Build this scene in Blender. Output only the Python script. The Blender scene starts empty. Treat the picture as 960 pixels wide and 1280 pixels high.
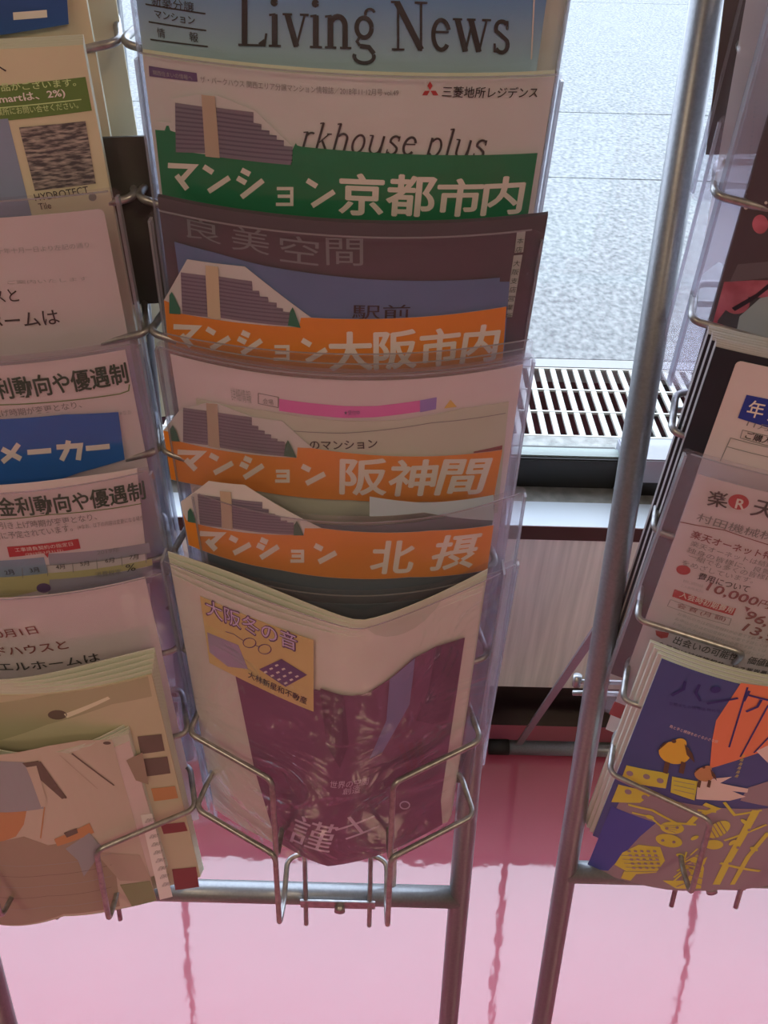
import bpy, bmesh, math, random
from mathutils import Vector, Matrix
random.seed(7)
S = bpy.context.scene
col = S.collection
pi = math.pi

# ------------------------------------------------------------------ camera
FPX = 1050.0
PITCH, ROLL, EYE = math.radians(39.5), math.radians(1.45), 1.25
F_ = Vector((0, math.cos(PITCH), -math.sin(PITCH)))
R0 = Vector((1, 0, 0)); D0 = F_.cross(R0)
R_ = math.cos(ROLL)*R0 + math.sin(ROLL)*D0
if Vector((0, 0, -1)).dot(R_) > 0:
    R_ = math.cos(ROLL)*R0 - math.sin(ROLL)*D0
D_ = F_.cross(R_)
CAM = Vector((0, 0, EYE))
cd = bpy.data.cameras.new('camera'); cam = bpy.data.objects.new('camera', cd); col.objects.link(cam)
cd.sensor_fit = 'VERTICAL'; cd.sensor_height = 24.0; cd.lens = FPX/1280*24.0
cd.clip_start = 0.02; cd.clip_end = 100
m = Matrix((R_, -D_, -F_)).transposed().to_4x4(); m.translation = CAM
cam.matrix_world = m
S.camera = cam

# ------------------------------------------------------------------ world, lamps, exposure
S.view_settings.view_transform = 'Standard'
S.view_settings.look = 'None'
S.view_settings.exposure = 0.0
S.view_settings.gamma = 1.0
S.view_settings.use_curve_mapping = False
S.cycles.transparent_max_bounces = 40
W = bpy.data.worlds.new('overcast_sky'); S.world = W; W.use_nodes = True
bg = W.node_tree.nodes['Background']
bg.inputs[0].default_value = (0.79, 0.845, 1.02, 1); bg.inputs[1].default_value = 5.4
LAMP_COL = (1.0, 0.74, 0.46)
LAMP_W = 10.5

# ------------------------------------------------------------------ helpers: pixels to places
TK = math.tan(math.radians(14.0))
def ray(x, y): return F_ + R_*((x-480)/FPX) + D_*((y-640)/FPX)
def rackY(h, off=0.0): return .40 - off + (h-.6)*TK
def hit_rack(x, y, off=0.0):
    d = ray(x, y); t = (.40-off+(EYE-.6)*TK)/(d.y-d.z*TK); return CAM + d*t
def hit_y(x, y, Y): d = ray(x, y); return CAM + d*(Y/d.y)
def hit_z(x, y, z): d = ray(x, y); return CAM + d*((z-EYE)/d.z)
def rp(x, off, h): return Vector((x, rackY(h, off), h))     # point in a rack's leaning plane

def lin(c): c = c/255.0; return c/12.92 if c <= .04045 else ((c+.055)/1.055)**2.4
def rgb(*c): return tuple(lin(v) for v in c)
PAPER_SEEN = rgb(158, 130, 117)
def alb(*c):                                                # colour seen on a dim sheet -> its own colour
    return tuple(min(.9, lin(v)/w*.80) for v, w in zip(c, PAPER_SEEN))

# ------------------------------------------------------------------ materials
MATS = {}
def mat(name, colr, rough=.55, metal=0.0, spec=.5, coat=0, trans=None):
    if name in MATS: return MATS[name]
    M = bpy.data.materials.new(name); M.use_nodes = True
    b = M.node_tree.nodes['Principled BSDF']
    b.inputs['Base Color'].default_value = (*colr[:3], 1)
    b.inputs['Roughness'].default_value = rough; b.inputs['Metallic'].default_value = metal
    b.inputs['Specular IOR Level'].default_value = spec
    b.inputs['Coat Weight'].default_value = coat; b.inputs['Coat Roughness'].default_value = .08
    MATS[name] = M; return M
def nodes(M): nt = M.node_tree; return nt, nt.nodes, nt.links, nt.nodes['Principled BSDF']
def noisy(name, c1, c2, scale=(30, 30, 30), rough=.6, bump=0, detail=6, coord='Object', metal=0, spec=.5, lo=.35, hi=.65, nscale=1.0, bscale=None):
    M = mat(name, c1, rough, metal, spec); nt, N, L, b = nodes(M)
    tc = N.new('ShaderNodeTexCoord'); mp = N.new('ShaderNodeMapping'); mp.inputs['Scale'].default_value = scale
    L.new(tc.outputs[coord], mp.inputs[0])
    n = N.new('ShaderNodeTexNoise'); n.inputs['Scale'].default_value = nscale; n.inputs['Detail'].default_value = detail
    L.new(mp.outputs[0], n.inputs['Vector'])
    cr = N.new('ShaderNodeValToRGB'); cr.color_ramp.elements[0].position = lo; cr.color_ramp.elements[1].position = hi
    cr.color_ramp.elements[0].color = (*c1, 1); cr.color_ramp.elements[1].color = (*c2, 1)
    L.new(n.outputs[0], cr.inputs[0]); L.new(cr.outputs[0], b.inputs['Base Color'])
    if bump:
        bp = N.new('ShaderNodeBump'); bp.inputs['Strength'].default_value = bump; bp.inputs['Distance'].default_value = .002
        if bscale:
            n2 = N.new('ShaderNodeTexNoise'); n2.inputs['Scale'].default_value = bscale; n2.inputs['Detail'].default_value = 4
            L.new(tc.outputs[coord], n2.inputs['Vector']); L.new(n2.outputs[0], bp.inputs['Height'])
        else: L.new(n.outputs[0], bp.inputs['Height'])
        L.new(bp.outputs[0], b.inputs['Normal'])
    return M
def paper(name, c, rough=.5, through=.12):
    """paper: diffuse plus a little light let through"""
    if name in MATS: return MATS[name]
    M = noisy(name, tuple(v*.97 for v in c), c, scale=(60, 60, 60), rough=rough, spec=.3)
    nt, N, L, b = nodes(M)
    t = N.new('ShaderNodeBsdfTranslucent'); t.inputs[0].default_value = (*c, 1)
    mx = N.new('ShaderNodeMixShader'); mx.inputs[0].default_value = through
    L.new(b.outputs[0], mx.inputs[1]); L.new(t.outputs[0], mx.inputs[2])
    L.new(mx.outputs[0], N['Material Output'].inputs['Surface']); return M
def film(name, tint=(.93, .93, .96), haze=.035, hazecol=(.75, .72, .78), rough=.12, bump=.35, bscale=9, fres=.05, edge=1.0):
    """clear plastic film: see-through, a little milky, glossy"""
    if name in MATS: return MATS[name]
    M = bpy.data.materials.new(name); M.use_nodes = True; nt = M.node_tree; N, L = nt.nodes, nt.links; N.clear()
    out = N.new('ShaderNodeOutputMaterial')
    tr = N.new('ShaderNodeBsdfTransparent'); tr.inputs[0].default_value = (*tint, 1)
    df = N.new('ShaderNodeBsdfDiffuse'); df.inputs[0].default_value = (*hazecol, 1)
    tl = N.new('ShaderNodeBsdfTranslucent'); tl.inputs[0].default_value = (*hazecol, 1)
    gl = N.new('ShaderNodeBsdfGlossy'); gl.inputs['Roughness'].default_value = rough
    m0 = N.new('ShaderNodeMixShader'); m0.inputs[0].default_value = .45
    L.new(df.outputs[0], m0.inputs[1]); L.new(tl.outputs[0], m0.inputs[2])
    m1 = N.new('ShaderNodeMixShader'); m1.inputs[0].default_value = haze
    L.new(tr.outputs[0], m1.inputs[1]); L.new(m0.outputs[0], m1.inputs[2])
    m2 = N.new('ShaderNodeMixShader'); fr = N.new('ShaderNodeLayerWeight'); fr.inputs['Blend'].default_value = .5
    pw = N.new('ShaderNodeMath'); pw.operation = 'POWER'; pw.inputs[1].default_value = 5; L.new(fr.outputs['Facing'], pw.inputs[0])
    ma = N.new('ShaderNodeMath'); ma.operation = 'MULTIPLY_ADD'; ma.inputs[1].default_value = .9; ma.inputs[2].default_value = fres; L.new(pw.outputs[0], ma.inputs[0])
    L.new(ma.outputs[0], m2.inputs[0]); L.new(m1.outputs[0], m2.inputs[1]); L.new(gl.outputs[0], m2.inputs[2])
    L.new(m2.outputs[0], out.inputs['Surface'])
    if bump:
        tc = N.new('ShaderNodeTexCoord'); n = N.new('ShaderNodeTexNoise'); n.inputs['Scale'].default_value = bscale
        n.inputs['Detail'].default_value = 3; n.inputs['Distortion'].default_value = 1.2
        L.new(tc.outputs['Object'], n.inputs['Vector'])
        bp = N.new('ShaderNodeBump'); bp.inputs['Strength'].default_value = bump; bp.inputs['Distance'].default_value = .012
        L.new(n.outputs[0], bp.inputs['Height']); L.new(bp.outputs[0], gl.inputs['Normal']); L.new(bp.outputs[0], fr.inputs['Normal'])
    MATS[name] = M; return M

FILM = film('clear_film')
FILM_SOFT = film('milky_film', haze=.13, hazecol=(.72, .69, .76), rough=.3)
FILM_CREASED = film('creased_film', haze=.04, bump=.8, bscale=14, rough=.1)
SEAM = film('film_seam', tint=(.8, .82, .88), haze=.35, hazecol=(.72, .74, .8), rough=.1, bump=0)
GLASS = film('window_glass', tint=(.93, .96, .95), haze=0.0, rough=.0, bump=0, fres=.04)
WHITE = paper('white_paper', alb(158, 132, 120))
PINKW = paper('pinkish_white_paper', alb(160, 127, 118))
CREAM = paper('cream_paper', alb(168, 142, 112))
OFFW = paper('ivory_paper', alb(150, 128, 108))
KRAFT = paper('kraft_paper', alb(150, 116, 88), through=.03)
ORANGE = paper('orange_card', alb(194, 84, 24), through=.03)
GREEN = paper('green_card', alb(22, 74, 44), through=.03)
BLUE = paper('blue_card', alb(24, 62, 104), through=.03)
LET = mat('pale_lettering', (.88, .84, .80), .6)
BLACK = mat('black_ink', alb(34, 26, 26), .6)
GREY = mat('grey_ink', alb(96, 80, 74), .6)
FAINT = mat('faint_grey_ink', alb(122, 102, 94), .6)
DGREEN = mat('dark_green_ink', alb(26, 42, 30), .6)
MAROON = mat('maroon_ink', alb(96, 38, 36), .6)
RED = mat('red_ink', alb(128, 26, 26), .6)
PLUM = mat('plum_ink', alb(70, 44, 66), .6)
BUILD = mat('building_plum', alb(92, 72, 74), .6)
BUILD2 = mat('building_stripe', alb(72, 56, 62), .6)
TOWER = mat('building_tan', alb(134, 102, 80), .6)
TREE = mat('tree_green', alb(38, 62, 48), .6)
WIRE = noisy('silver_wire', rgb(150, 150, 152), rgb(178, 178, 180), scale=(200,)*3, rough=.32, metal=.75)
TUBE = noisy('silver_grey_paint', rgb(134, 138, 144), rgb(143, 147, 153), scale=(400,)*3, rough=.36, metal=.5)
RUBBER = mat('black_rubber', (.012, .012, .014), .6)

# ------------------------------------------------------------------ helpers: objects
def link(name, me, mats, parent=None, smooth=False):
    o = bpy.data.objects.new(name, me); col.objects.link(o)
    for mm in (mats if isinstance(mats, (list, tuple)) else [mats]): me.materials.append(mm)
    if smooth:
        for p in me.polygons: p.use_smooth = True
    if parent:
        o.parent = parent
        me.transform(Matrix.Translation(-parent.location))
    return o
def tag(o, label, cat, group=None):
    o['label'] = label; o['category'] = cat
    if group: o['group'] = group
    return o
def thing(name, loc, label, cat, group=None):
    o = bpy.data.objects.new(name, None); col.objects.link(o); o.location = loc; o.empty_display_size = .02
    return tag(o, label, cat, group)
def struct(o, kind='structure'): o['kind'] = kind; return o
def box_bm(bm, x0, x1, y0, y1, z0, z1):
    vs = [bm.verts.new((x, y, z)) for x in (x0, x1) for y in (y0, y1) for z in (z0, z1)]
    for f in ((0, 1, 3, 2), (4, 6, 7, 5), (0, 4, 5, 1), (2, 3, 7, 6), (0, 2, 6, 4), (1, 5, 7, 3)): bm.faces.new([vs[i] for i in f])
def box(name, x0, x1, y0, y1, z0, z1, mt, parent=None, bevel=0):
    bm = bmesh.new(); box_bm(bm, x0, x1, y0, y1, z0, z1)
    if bevel: bmesh.ops.bevel(bm, geom=bm.edges[:], offset=bevel, segments=2, affect='EDGES')
    me = bpy.data.meshes.new(name); bm.to_mesh(me); bm.free(); return link(name, me, mt, parent)
def fillet(pts, r, n=6):
    out = [pts[0]]
    for a, b, c in zip(pts, pts[1:], pts[2:]):
        d1 = (a-b); d2 = (c-b); k = min(r, d1.length*.48, d2.length*.48)
        p, q = b+d1.normalized()*k, b+d2.normalized()*k
        for i in range(n+1):
            t = i/n; out.append(p*(1-t)**2 + b*2*t*(1-t) + q*t*t)
    out.append(pts[-1]); return out
def sweep(bm, pts, r, seg=10, cap=True):
    prev = None; rings = []
    for i, p in enumerate(pts):
        d = (pts[min(i+1, len(pts)-1)]-pts[max(i-1, 0)]).normalized()
        if prev is None:
            u = d.orthogonal().normalized()
        else:
            u = (prev-d*prev.dot(d)).normalized()
        prev = u; w = d.cross(u)
        rings.append([bm.verts.new(p+(u*math.cos(2*pi*k/seg)+w*math.sin(2*pi*k/seg))*r) for k in range(seg)])
    for a, b in zip(rings, rings[1:]):
        for k in range(seg): bm.faces.new((a[k], a[(k+1) % seg], b[(k+1) % seg], b[k]))
    if cap: bm.faces.new(rings[0][::-1]); bm.faces.new(rings[-1])
def tube(name, pts, r, mt, parent=None, fr=0, seg=12):
    pts = [Vector(p) for p in pts]
    if fr: pts = fillet(pts, fr)
    bm = bmesh.new(); sweep(bm, pts, r, seg); me = bpy.data.meshes.new(name); bm.to_mesh(me); bm.free()
    return link(name, me, mt, parent, True)

# ------------------------------------------------------------------ curved sheets
class Frame:
    """The gently bulging surface on which one pocket's papers stand: edges at xl and xr, top at height hl / hr."""
    def __init__(s, xl, xr, hl, hr=None, off=.065, b=(.026, .026), p=(2, 2), c=(0, 0), H=.297, tilt=0.0):
        hr = hl if hr is None else hr
        s.O = Vector((xl, rackY(hl, off), hl)); B = Vector((xr, rackY(hl, off), hr))
        s.W = (B-s.O).length; s.U = (B-s.O).normalized()
        D = Vector((0, 0, -1)); D = (D-s.U*D.dot(s.U)).normalized(); Nn = D.cross(s.U)
        if Nn.y > 0: Nn = -Nn
        t = math.radians(tilt); s.D = (D*math.cos(t)+Nn*math.sin(t)).normalized(); s.N = (Nn*math.cos(t)-D*math.sin(t)).normalized()
        s.b, s.p, s.c, s.H = b, p, c, H
    def bul(s, u, v):
        k = min(1.0, max(0.0, v/s.H)); b = s.b[0]+(s.b[1]-s.b[0])*k; p = s.p[0]+(s.p[1]-s.p[0])*k
        a = s.W/2+s.c[0]+(s.c[1]-s.c[0])*k
        q = abs((a-u)/a if u < a else (u-a)/(s.W-a))
        q = math.sqrt(q*q+.0016)
        return b*(1-q**p)
    def P(s, u, v, n=0): return s.O+s.U*u+s.D*v+s.N*(n+s.bul(u, v))
    def q(s, x, y, n=0.0):
        d = ray(x, y); b = .015; u = v = 0
        for i in range(24):
            O = s.O+s.N*(n+b); t = (O-CAM).dot(s.N)/d.dot(s.N); X = CAM+d*t-O
            u, v = X.dot(s.U), X.dot(s.D); b += (s.bul(u, v)-b)*.6
        return (u, v)
    def qs(s, pts, n=0.0): return [s.q(x, y, n) for x, y in pts]

def sliced(pts, step=.007, vstep=.045):
    bm = bmesh.new(); f = bm.faces.new([bm.verts.new((u, v, 0)) for u, v in pts])
    us = [p[0] for p in pts]; vs = [p[1] for p in pts]; bm.normal_update()
    bmesh.ops.triangulate(bm, faces=[f], ngon_method='EAR_CLIP') if len(pts) > 4 else None
    for ax, lo, hi, st in ((0, min(us), max(us), step), (1, min(vs), max(vs), vstep)):
        k = math.floor(lo/st)+1
        while k*st < hi-1e-6:
            co = (k*st, 0, 0) if ax == 0 else (0, k*st, 0); no = (1, 0, 0) if ax == 0 else (0, 1, 0)
            bmesh.ops.bisect_plane(bm, geom=bm.verts[:]+bm.edges[:]+bm.faces[:], dist=1e-6, plane_co=co, plane_no=no); k += 1
    return bm
def sheet(fr, name, pts, n, th, mt, parent=None, fn=None):
    """one sheet of paper or film of outline pts (u,v) on the frame, of thickness th"""
    bm = sliced(pts)
    for f in bm.faces:
        if f.normal.z < 0: f.normal_flip()
    bmesh.ops.recalc_face_normals(bm, faces=bm.faces[:])
    if th:
        r = bmesh.ops.extrude_face_region(bm, geom=bm.faces[:])
        for e in r['geom']:
            if isinstance(e, bmesh.types.BMVert): e.co.z = th
        bmesh.ops.recalc_face_normals(bm, faces=bm.faces[:])
    uvl = bm.loops.layers.uv.new('UVMap')
    for f in bm.faces:
        f.smooth = True
        for l in f.loops: l[uvl].uv = (l.vert.co.x, l.vert.co.y)
    for v in bm.verts:
        u, w, z = v.co; v.co = fr.P(u, w, n+z+(fn(u, w) if fn else 0))
    me = bpy.data.meshes.new(name); bm.to_mesh(me); bm.free()
    o = link(name, me, mt, parent); 
    try: me.set_sharp_from_angle(angle=.6)
    except Exception: pass
    return o
def rect(u0, u1, v0, v1): return [(u0, v0), (u1, v0), (u1, v1), (u0, v1)]
def rrect(u0, u1, v0, v1, r=.006, k=4):
    o = []
    for cx, cy, a in ((u1-r, v0+r, -90), (u1-r, v1-r, 0), (u0+r, v1-r, 90), (u0+r, v0+r, 180)):
        for i in range(k+1):
            t = math.radians(a+90*i/k); o.append((cx+r*math.cos(t), cy+r*math.sin(t)))
    return o
def ell(cx, cy, rx, ry, n=18, a=0):
    ca, sa = math.cos(a), math.sin(a)
    return [(cx+rx*math.cos(2*pi*i/n)*ca-ry*math.sin(2*pi*i/n)*sa, cy+rx*math.cos(2*pi*i/n)*sa+ry*math.sin(2*pi*i/n)*ca) for i in range(n)]

TXT = {}
def text_mesh(s, bold):
    k = (s, bold)
    if k not in TXT:
        c = bpy.data.curves.new('t', 'FONT'); c.body = s; c.size = 1; c.offset = bold; c.resolution_u = 3
        o = bpy.data.objects.new('t', c); col.objects.link(o)
        dg = bpy.context.evaluated_depsgraph_get(); me = bpy.data.meshes.new_from_object(o.evaluated_get(dg))
        vs = [(v.co.x, v.co.y) for v in me.vertices]; fs = [tuple(p.vertices) for p in me.polygons]
        bpy.data.objects.remove(o); bpy.data.curves.remove(c); bpy.data.meshes.remove(me)
        TXT[k] = (vs, fs)
    return TXT[k]

# hand drawn glyphs: strokes in a unit box, y up, last number is the stroke width share
def arc(cx, cy, rx, ry, a0, a1, n=10): return [(cx+rx*math.cos(math.radians(a0+(a1-a0)*i/n)), cy+ry*math.sin(math.radians(a0+(a1-a0)*i/n))) for i in range(n+1)]
KANA = {
 'マ': [[(.03, .9), (.92, .86), (.5, .38)], [(.33, .55), (.7, .05)]],
 'ン': [[(.05, .92), (.38, .72)], [(.22, .08), (.97, .55)]],
 'シ': [[(.2, .97), (.5, .82)], [(.05, .7), (.36, .53)], [(.2, .05), (.97, .62)]],
 'ョ': [[(.05, .9), (.9, .9), (.9, .08), (.0, .08)], [(.1, .5), (.9, .5)]],
 'メ': [[(.85, .95), (.5, .4), (.12, .05)], [(.1, .7), (.95, .2)]],
 'ー': [[(.02, .45), (.98, .6)]],
 'カ': [[(.03, .68), (.93, .76), (.85, .06)], [(.48, 1.0), (.42, .55), (.22, .05)]],
}
T, t_ = .115, .045           # thick and thin strokes of the serif letters, in cap heights
SERIF = {                   # x up to advance; y: baseline 0, cap 1
 'L': (.78, [([(.2, .03), (.2, .97)], T), ([(.04, .975), (.38, .975)], t_), ([(.04, .025), (.7, .025), ], t_), ([(.7, .0), (.75, .27)], t_), ([(.58, .03), (.72, .12)], .09)]),
 'i': (.38, [([(.18, .03), (.18, .66)], T), ([(.04, .64), (.2, .66)], t_), ([(.03, .022), (.34, .022)], t_), (arc(.17, .9, .035, .035, 0, 360, 8), .09)]),
 'v': (.66, [([(.12, .66), (.35, .02)], T), ([(.56, .66), (.35, .02)], t_), ([(0, .665), (.24, .665)], t_), ([(.44, .665), (.66, .665)], t_)]),
 'n': (.72, [([(.17, .03), (.17, .66)], T), ([(.03, .64), (.2, .66)], t_), ([(.03, .022), (.32, .022)], t_), (arc(.36, .46, .18, .19, 150, 0, 8)+[(.54, .03)], T*.95), ([(.41, .022), (.7, .022)], t_)]),
 'g': (.66, [(arc(.3, .44, .19, .2, 0, 360, 18), T*.8), (arc(.45, .72, .12, .1, 200, 20, 6), t_*1.2), ([(.2, .26), (.12, .16), (.2, .07)], t_*1.2), ([(.2, .07), (.42, .05), (.55, -.08)], T*.8), (arc(.3, -.14, .25, .13, 20, -200, 14), T*.65)]),
 'N': (.98, [([(.2, .02), (.2, .97)], t_), ([(.17, .97), (.78, .03)], T*1.1), ([(.78, .0), (.78, .97)], t_), ([(.02, .975), (.24, .975)], t_), ([(.04, .022), (.36, .022)], t_), ([(.62, .975), (.94, .975)], t_)]),
 'e': (.6, [(arc(.31, .34, .2, .3, 20, 320, 18), T*.75), ([(.13, .4), (.5, .4)], t_)]),
 'w': (.98, [([(.12, .66), (.32, .02)], T), ([(.5, .62), (.32, .02)], t_), ([(.46, .66), (.66, .02)], T), ([(.86, .66), (.66, .02)], t_), ([(0, .665), (.24, .665)], t_), ([(.36, .665), (.58, .665)], t_), ([(.74, .665), (.97, .665)], t_)]),
 's': (.52, [(arc(.26, .5, .15, .15, 35, 200, 8)+[(.2, .4), (.34, .3)]+arc(.25, .18, .16, .16, 30, -150, 8), T*.7), ([(.4, .66), (.4, .48)], t_), ([(.08, .2), (.08, .02)], t_)]),
 'r': (.5, [([(.17, .03), (.17, .66)], T*.7), ([(.03, .64), (.2, .66)], t_), (arc(.33, .5, .15, .14, 160, 50, 6), T*.6)]),
 'k': (.62, [([(.15, .03), (.15, 1.0)], T*.7), ([(.17, .3), (.45, .62)], t_), ([(.26, .4), (.5, .05)], T*.7), ([(.03, .97), (.17, 1.0)], t_), ([(.38, .62), (.55, .62)], t_)]),
 'h': (.66, [([(.15, .03), (.15, 1.0)], T*.7), ([(.03, .97), (.17, 1.0)], t_), (arc(.34, .46, .18, .19, 150, 0, 8)+[(.52, .03)], T*.7)]),
 'o': (.62, [(arc(.3, .33, .2, .31, 0, 360, 18), T*.65)]),
 'u': (.68, [([(.12, .64)]+arc(.32, .22, .2, .2, 180, 320, 8)+[(.52, .3)], T*.65), ([(.52, .64), (.52, .03)], T*.7), ([(.0, .64), (.14, .64)], t_)]),
 'p': (.66, [([(.14, .66), (.14, -.3)], T*.7), (arc(.33, .33, .2, .31, 140, -140, 14), T*.65)]),
 'l': (.34, [([(.15, .03), (.15, 1.0)], T*.7), ([(.03, .97), (.17, 1.0)], t_)]),
 ' ': (.3, []),
}
def ribbon(pts, w):
    """outline quads of a stroke along pts"""
    out = []; n = len(pts); L = []; R = []
    for i, p in enumerate(pts):
        a = pts[max(i-1, 0)]; b = pts[min(i+1, n-1)]
        dx, dy = b[0]-a[0], b[1]-a[1]; l = math.hypot(dx, dy) or 1e-9
        k = 1.0
        if 0 < i < n-1:
            d1 = (p[0]-a[0], p[1]-a[1]); d2 = (b[0]-p[0], b[1]-p[1])
            l1 = math.hypot(*d1) or 1e-9; l2 = math.hypot(*d2) or 1e-9
            cs = (d1[0]*d2[0]+d1[1]*d2[1])/l1/l2; k = 1/max(.45, math.sqrt(max(0, (1+cs)/2)))
            dx = d1[0]/l1+d2[0]/l2; dy = d1[1]/l1+d2[1]/l2; l = math.hypot(dx, dy) or 1e-9
        nx, ny = -dy/l*w/2*k, dx/l*w/2*k
        L.append((p[0]+nx, p[1]+ny)); R.append((p[0]-nx, p[1]-ny))
    for i in range(n-1): out.append([L[i], L[i+1], R[i+1], R[i]])
    return out

class Print:
    """flat print gathered on one sheet; lies a hair above it"""
    def __init__(s, fr, n, parent, name='printed_lettering'):
        s.fr, s.n, s.par, s.name = fr, n, parent, name; s.v = []; s.f = []; s.mi = []; s.m = []
    def _m(s, mt):
        if mt not in s.m: s.m.append(mt)
        return s.m.index(mt)
    def uv(s, pts, mt, lay=0, cut=True):
        i = s._m(mt)
        us = [p[0] for p in pts]
        if cut and (max(us)-min(us) > .008 or len(pts) > 4):
            bm = sliced(pts, .006, .04); bm.verts.ensure_lookup_table(); b0 = len(s.v); bm.verts.index_update()
            for v in bm.verts: s.v.append((v.co.x, v.co.y, lay))
            for f in bm.faces: s.f.append([b0+v.index for v in f.verts]); s.mi.append(i)
            bm.free()
        else:
            b0 = len(s.v); s.v += [(u, v, lay) for u, v in pts]; s.f.append(list(range(b0, b0+len(pts)))); s.mi.append(i)
        return s
    def poly(s, px, mt, lay=0): return s.uv(s.fr.qs(px, s.n), mt, lay)
    def line(s, px, w, mt, lay=1):
        q = s.fr.qs(px, s.n); ww = w*.00052
        for r in ribbon(q, ww): s.uv(r, mt, lay)
        return s
    def text(s, st, p0, p1, h, mt, lay=2, bold=0.0, _in=False):
        """string whose box sits from pixel p0 to p1 (its lower edge) and is h pixels tall"""
        vs, fs = text_mesh(st, min(bold, .006))
        if not vs: return s
        if bold > .006 and not _in:
            for k, (dx, dy) in enumerate(((1, 0), (-1, 0), (0, .8), (0, -.8))):
                e_ = (bold-.004)*h*.95
                s.text(st, (p0[0]+dx*e_, p0[1]+dy*e_), (p1[0]+dx*e_, p1[1]+dy*e_), h, mt, lay+.12*k, bold, _in=True)
            return s
        x0 = min(v[0] for v in vs); x1 = max(v[0] for v in vs); y0 = min(v[1] for v in vs); y1 = max(v[1] for v in vs)
        fr = s.fr; a = fr.q(*p0, s.n); b = fr.q(*p1, s.n); L = math.hypot(b[0]-a[0], b[1]-a[1])
        px = math.hypot(p1[0]-p0[0], p1[1]-p0[1]); mx, my = (p0[0]+p1[0])/2, (p0[1]+p1[1])/2
        c = fr.q(mx, my, s.n); d = fr.q(mx, my-h, s.n); hh = math.hypot(c[0]-d[0], c[1]-d[1])
        e = ((b[0]-a[0])/L, (b[1]-a[1])/L); up = (e[1], -e[0])
        i = s._m(mt); b0 = len(s.v)
        P2 = []
        for x, y in vs:
            X = (x-x0)/(x1-x0)*L; Y = (y-y0)/(y1-y0)*hh
            P2.append((a[0]+e[0]*X+up[0]*Y, a[1]+e[1]*X+up[1]*Y))
        if hh > .012:
            bm = bmesh.new(); bv = [bm.verts.new((u, v, 0)) for u, v in P2]
            for f in fs:
                try: bm.faces.new([bv[k] for k in f])
                except ValueError: pass
            us = [p[0] for p in P2]; k = math.floor(min(us)/.007)+1
            while k*.007 < max(us):
                bmesh.ops.bisect_plane(bm, geom=bm.verts[:]+bm.edges[:]+bm.faces[:], dist=1e-7, plane_co=(k*.007, 0, 0), plane_no=(1, 0, 0)); k += 1
            bm.verts.index_update()
            s.v += [(v.co.x, v.co.y, lay) for v in bm.verts]
            for f in bm.faces: s.f.append([b0+v.index for v in f.verts]); s.mi.append(i)
            bm.free()
        else:
            s.v += [(u, v, lay) for u, v in P2]
            for f in fs: s.f.append([b0+k for k in f]); s.mi.append(i)
        return s
    def kana(s, ch, bx, w, mt, lay=2):
        x0, y0, x1, y1 = bx
        for st in KANA[ch]:
            self_px = [(x0+(x1-x0)*x, y1-(y1-y0)*y) for x, y in st]
            for r in ribbon(self_px, w if ch != 'ョ' else w*.62): s.poly(r, mt, lay)
        return s
    def serif(s, st, p0, p1, cap, mt, lay=2, shear=0, gain=1.0):
        tot = sum(SERIF[c][0] for c in st); k = (p1[0]-p0[0])/tot; x = 0; fr = s.fr
        def mp(gx, gy):
            X = (x+gx)*k; t = X/(p1[0]-p0[0]); X += shear*gy*cap
            return (p0[0]+X, p0[1]+(p1[1]-p0[1])*t-gy*cap)
        for c in st:
            adv, strokes = SERIF[c]
            for pts, w in strokes:
                # widths are across x so scale in pixels before ribboning
                px = [mp(*p) for p in pts]
                for r in ribbon(px, w*cap*gain): s.poly(r, mt, lay)
            x += adv
        return s
    def done(s, step=.00018):
        fr = s.fr; me = bpy.data.meshes.new(s.name)
        me.from_pydata([fr.P(u, v, s.n+.00022+lay*step) for u, v, lay in s.v], [], s.f)
        for mm in s.m: me.materials.append(mm)
        for p, i in zip(me.polygons, s.mi): p.material_index = i
        uvl = me.uv_layers.new(name='UVMap')
        for l in me.loops: uvl.data[l.index].uv = s.v[l.vertex_index][:2]
        me.transform(Matrix.Translation(-s.par.location)) if s.par else None
        o = bpy.data.objects.new(s.name, me); col.objects.link(o)
        host = [c for c in s.par.children if c.name.split('.')[0] in ('cover', 'page', 'card')]
        o.parent = host[-1] if host else s.par
        return o

def base(fr, v=None, u=None): return fr.P(fr.W/2 if u is None else u, fr.H if v is None else v, 0)
def sleeve(fr, label, u0=-.003, u1=None, v0=0, v1=.305, n0=0, n1=.006, group='clear plastic sleeves in the rack pockets', mt=None, r=.004, layers=0, sag=0.0):
    u1 = fr.W+.003 if u1 is None else u1; mt = mt or FILM
    o = thing('plastic_sleeve', base(fr, v1), label, 'sleeve', group)
    sheet(fr, 'back_film', rrect(u0, u1, v0, v1, r), n0-.0004, 0, mt, o)
    sheet(fr, 'front_film', rrect(u0, u1, v0+.0005, v1, r), n1, 0, mt, o)
    for a in (u0, u1):
        w = .0015 if a == u0 else -.0015
        sheet(fr, 'side_seam', rect(a, a+w, v0+r, v1-r), n0, max(.0005, n1-n0), SEAM, o)
    sheet(fr, 'top_edge', rect(u0+r, u1-r, v0, v0+.0009), n1+.0002, .0003, SEAM, o)
    for i in range(layers):
        g = (i+1)
        sheet(fr, 'inner_film', rrect(u0+.001, u1-.002, v0+.0035*g-.002*layers, v1, r), n0+.0006*g, 0, FILM_SOFT, o, fn=lambda u, v, g=g: -.0007*g*(1-min(1, v/.05)))
    return o
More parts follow.
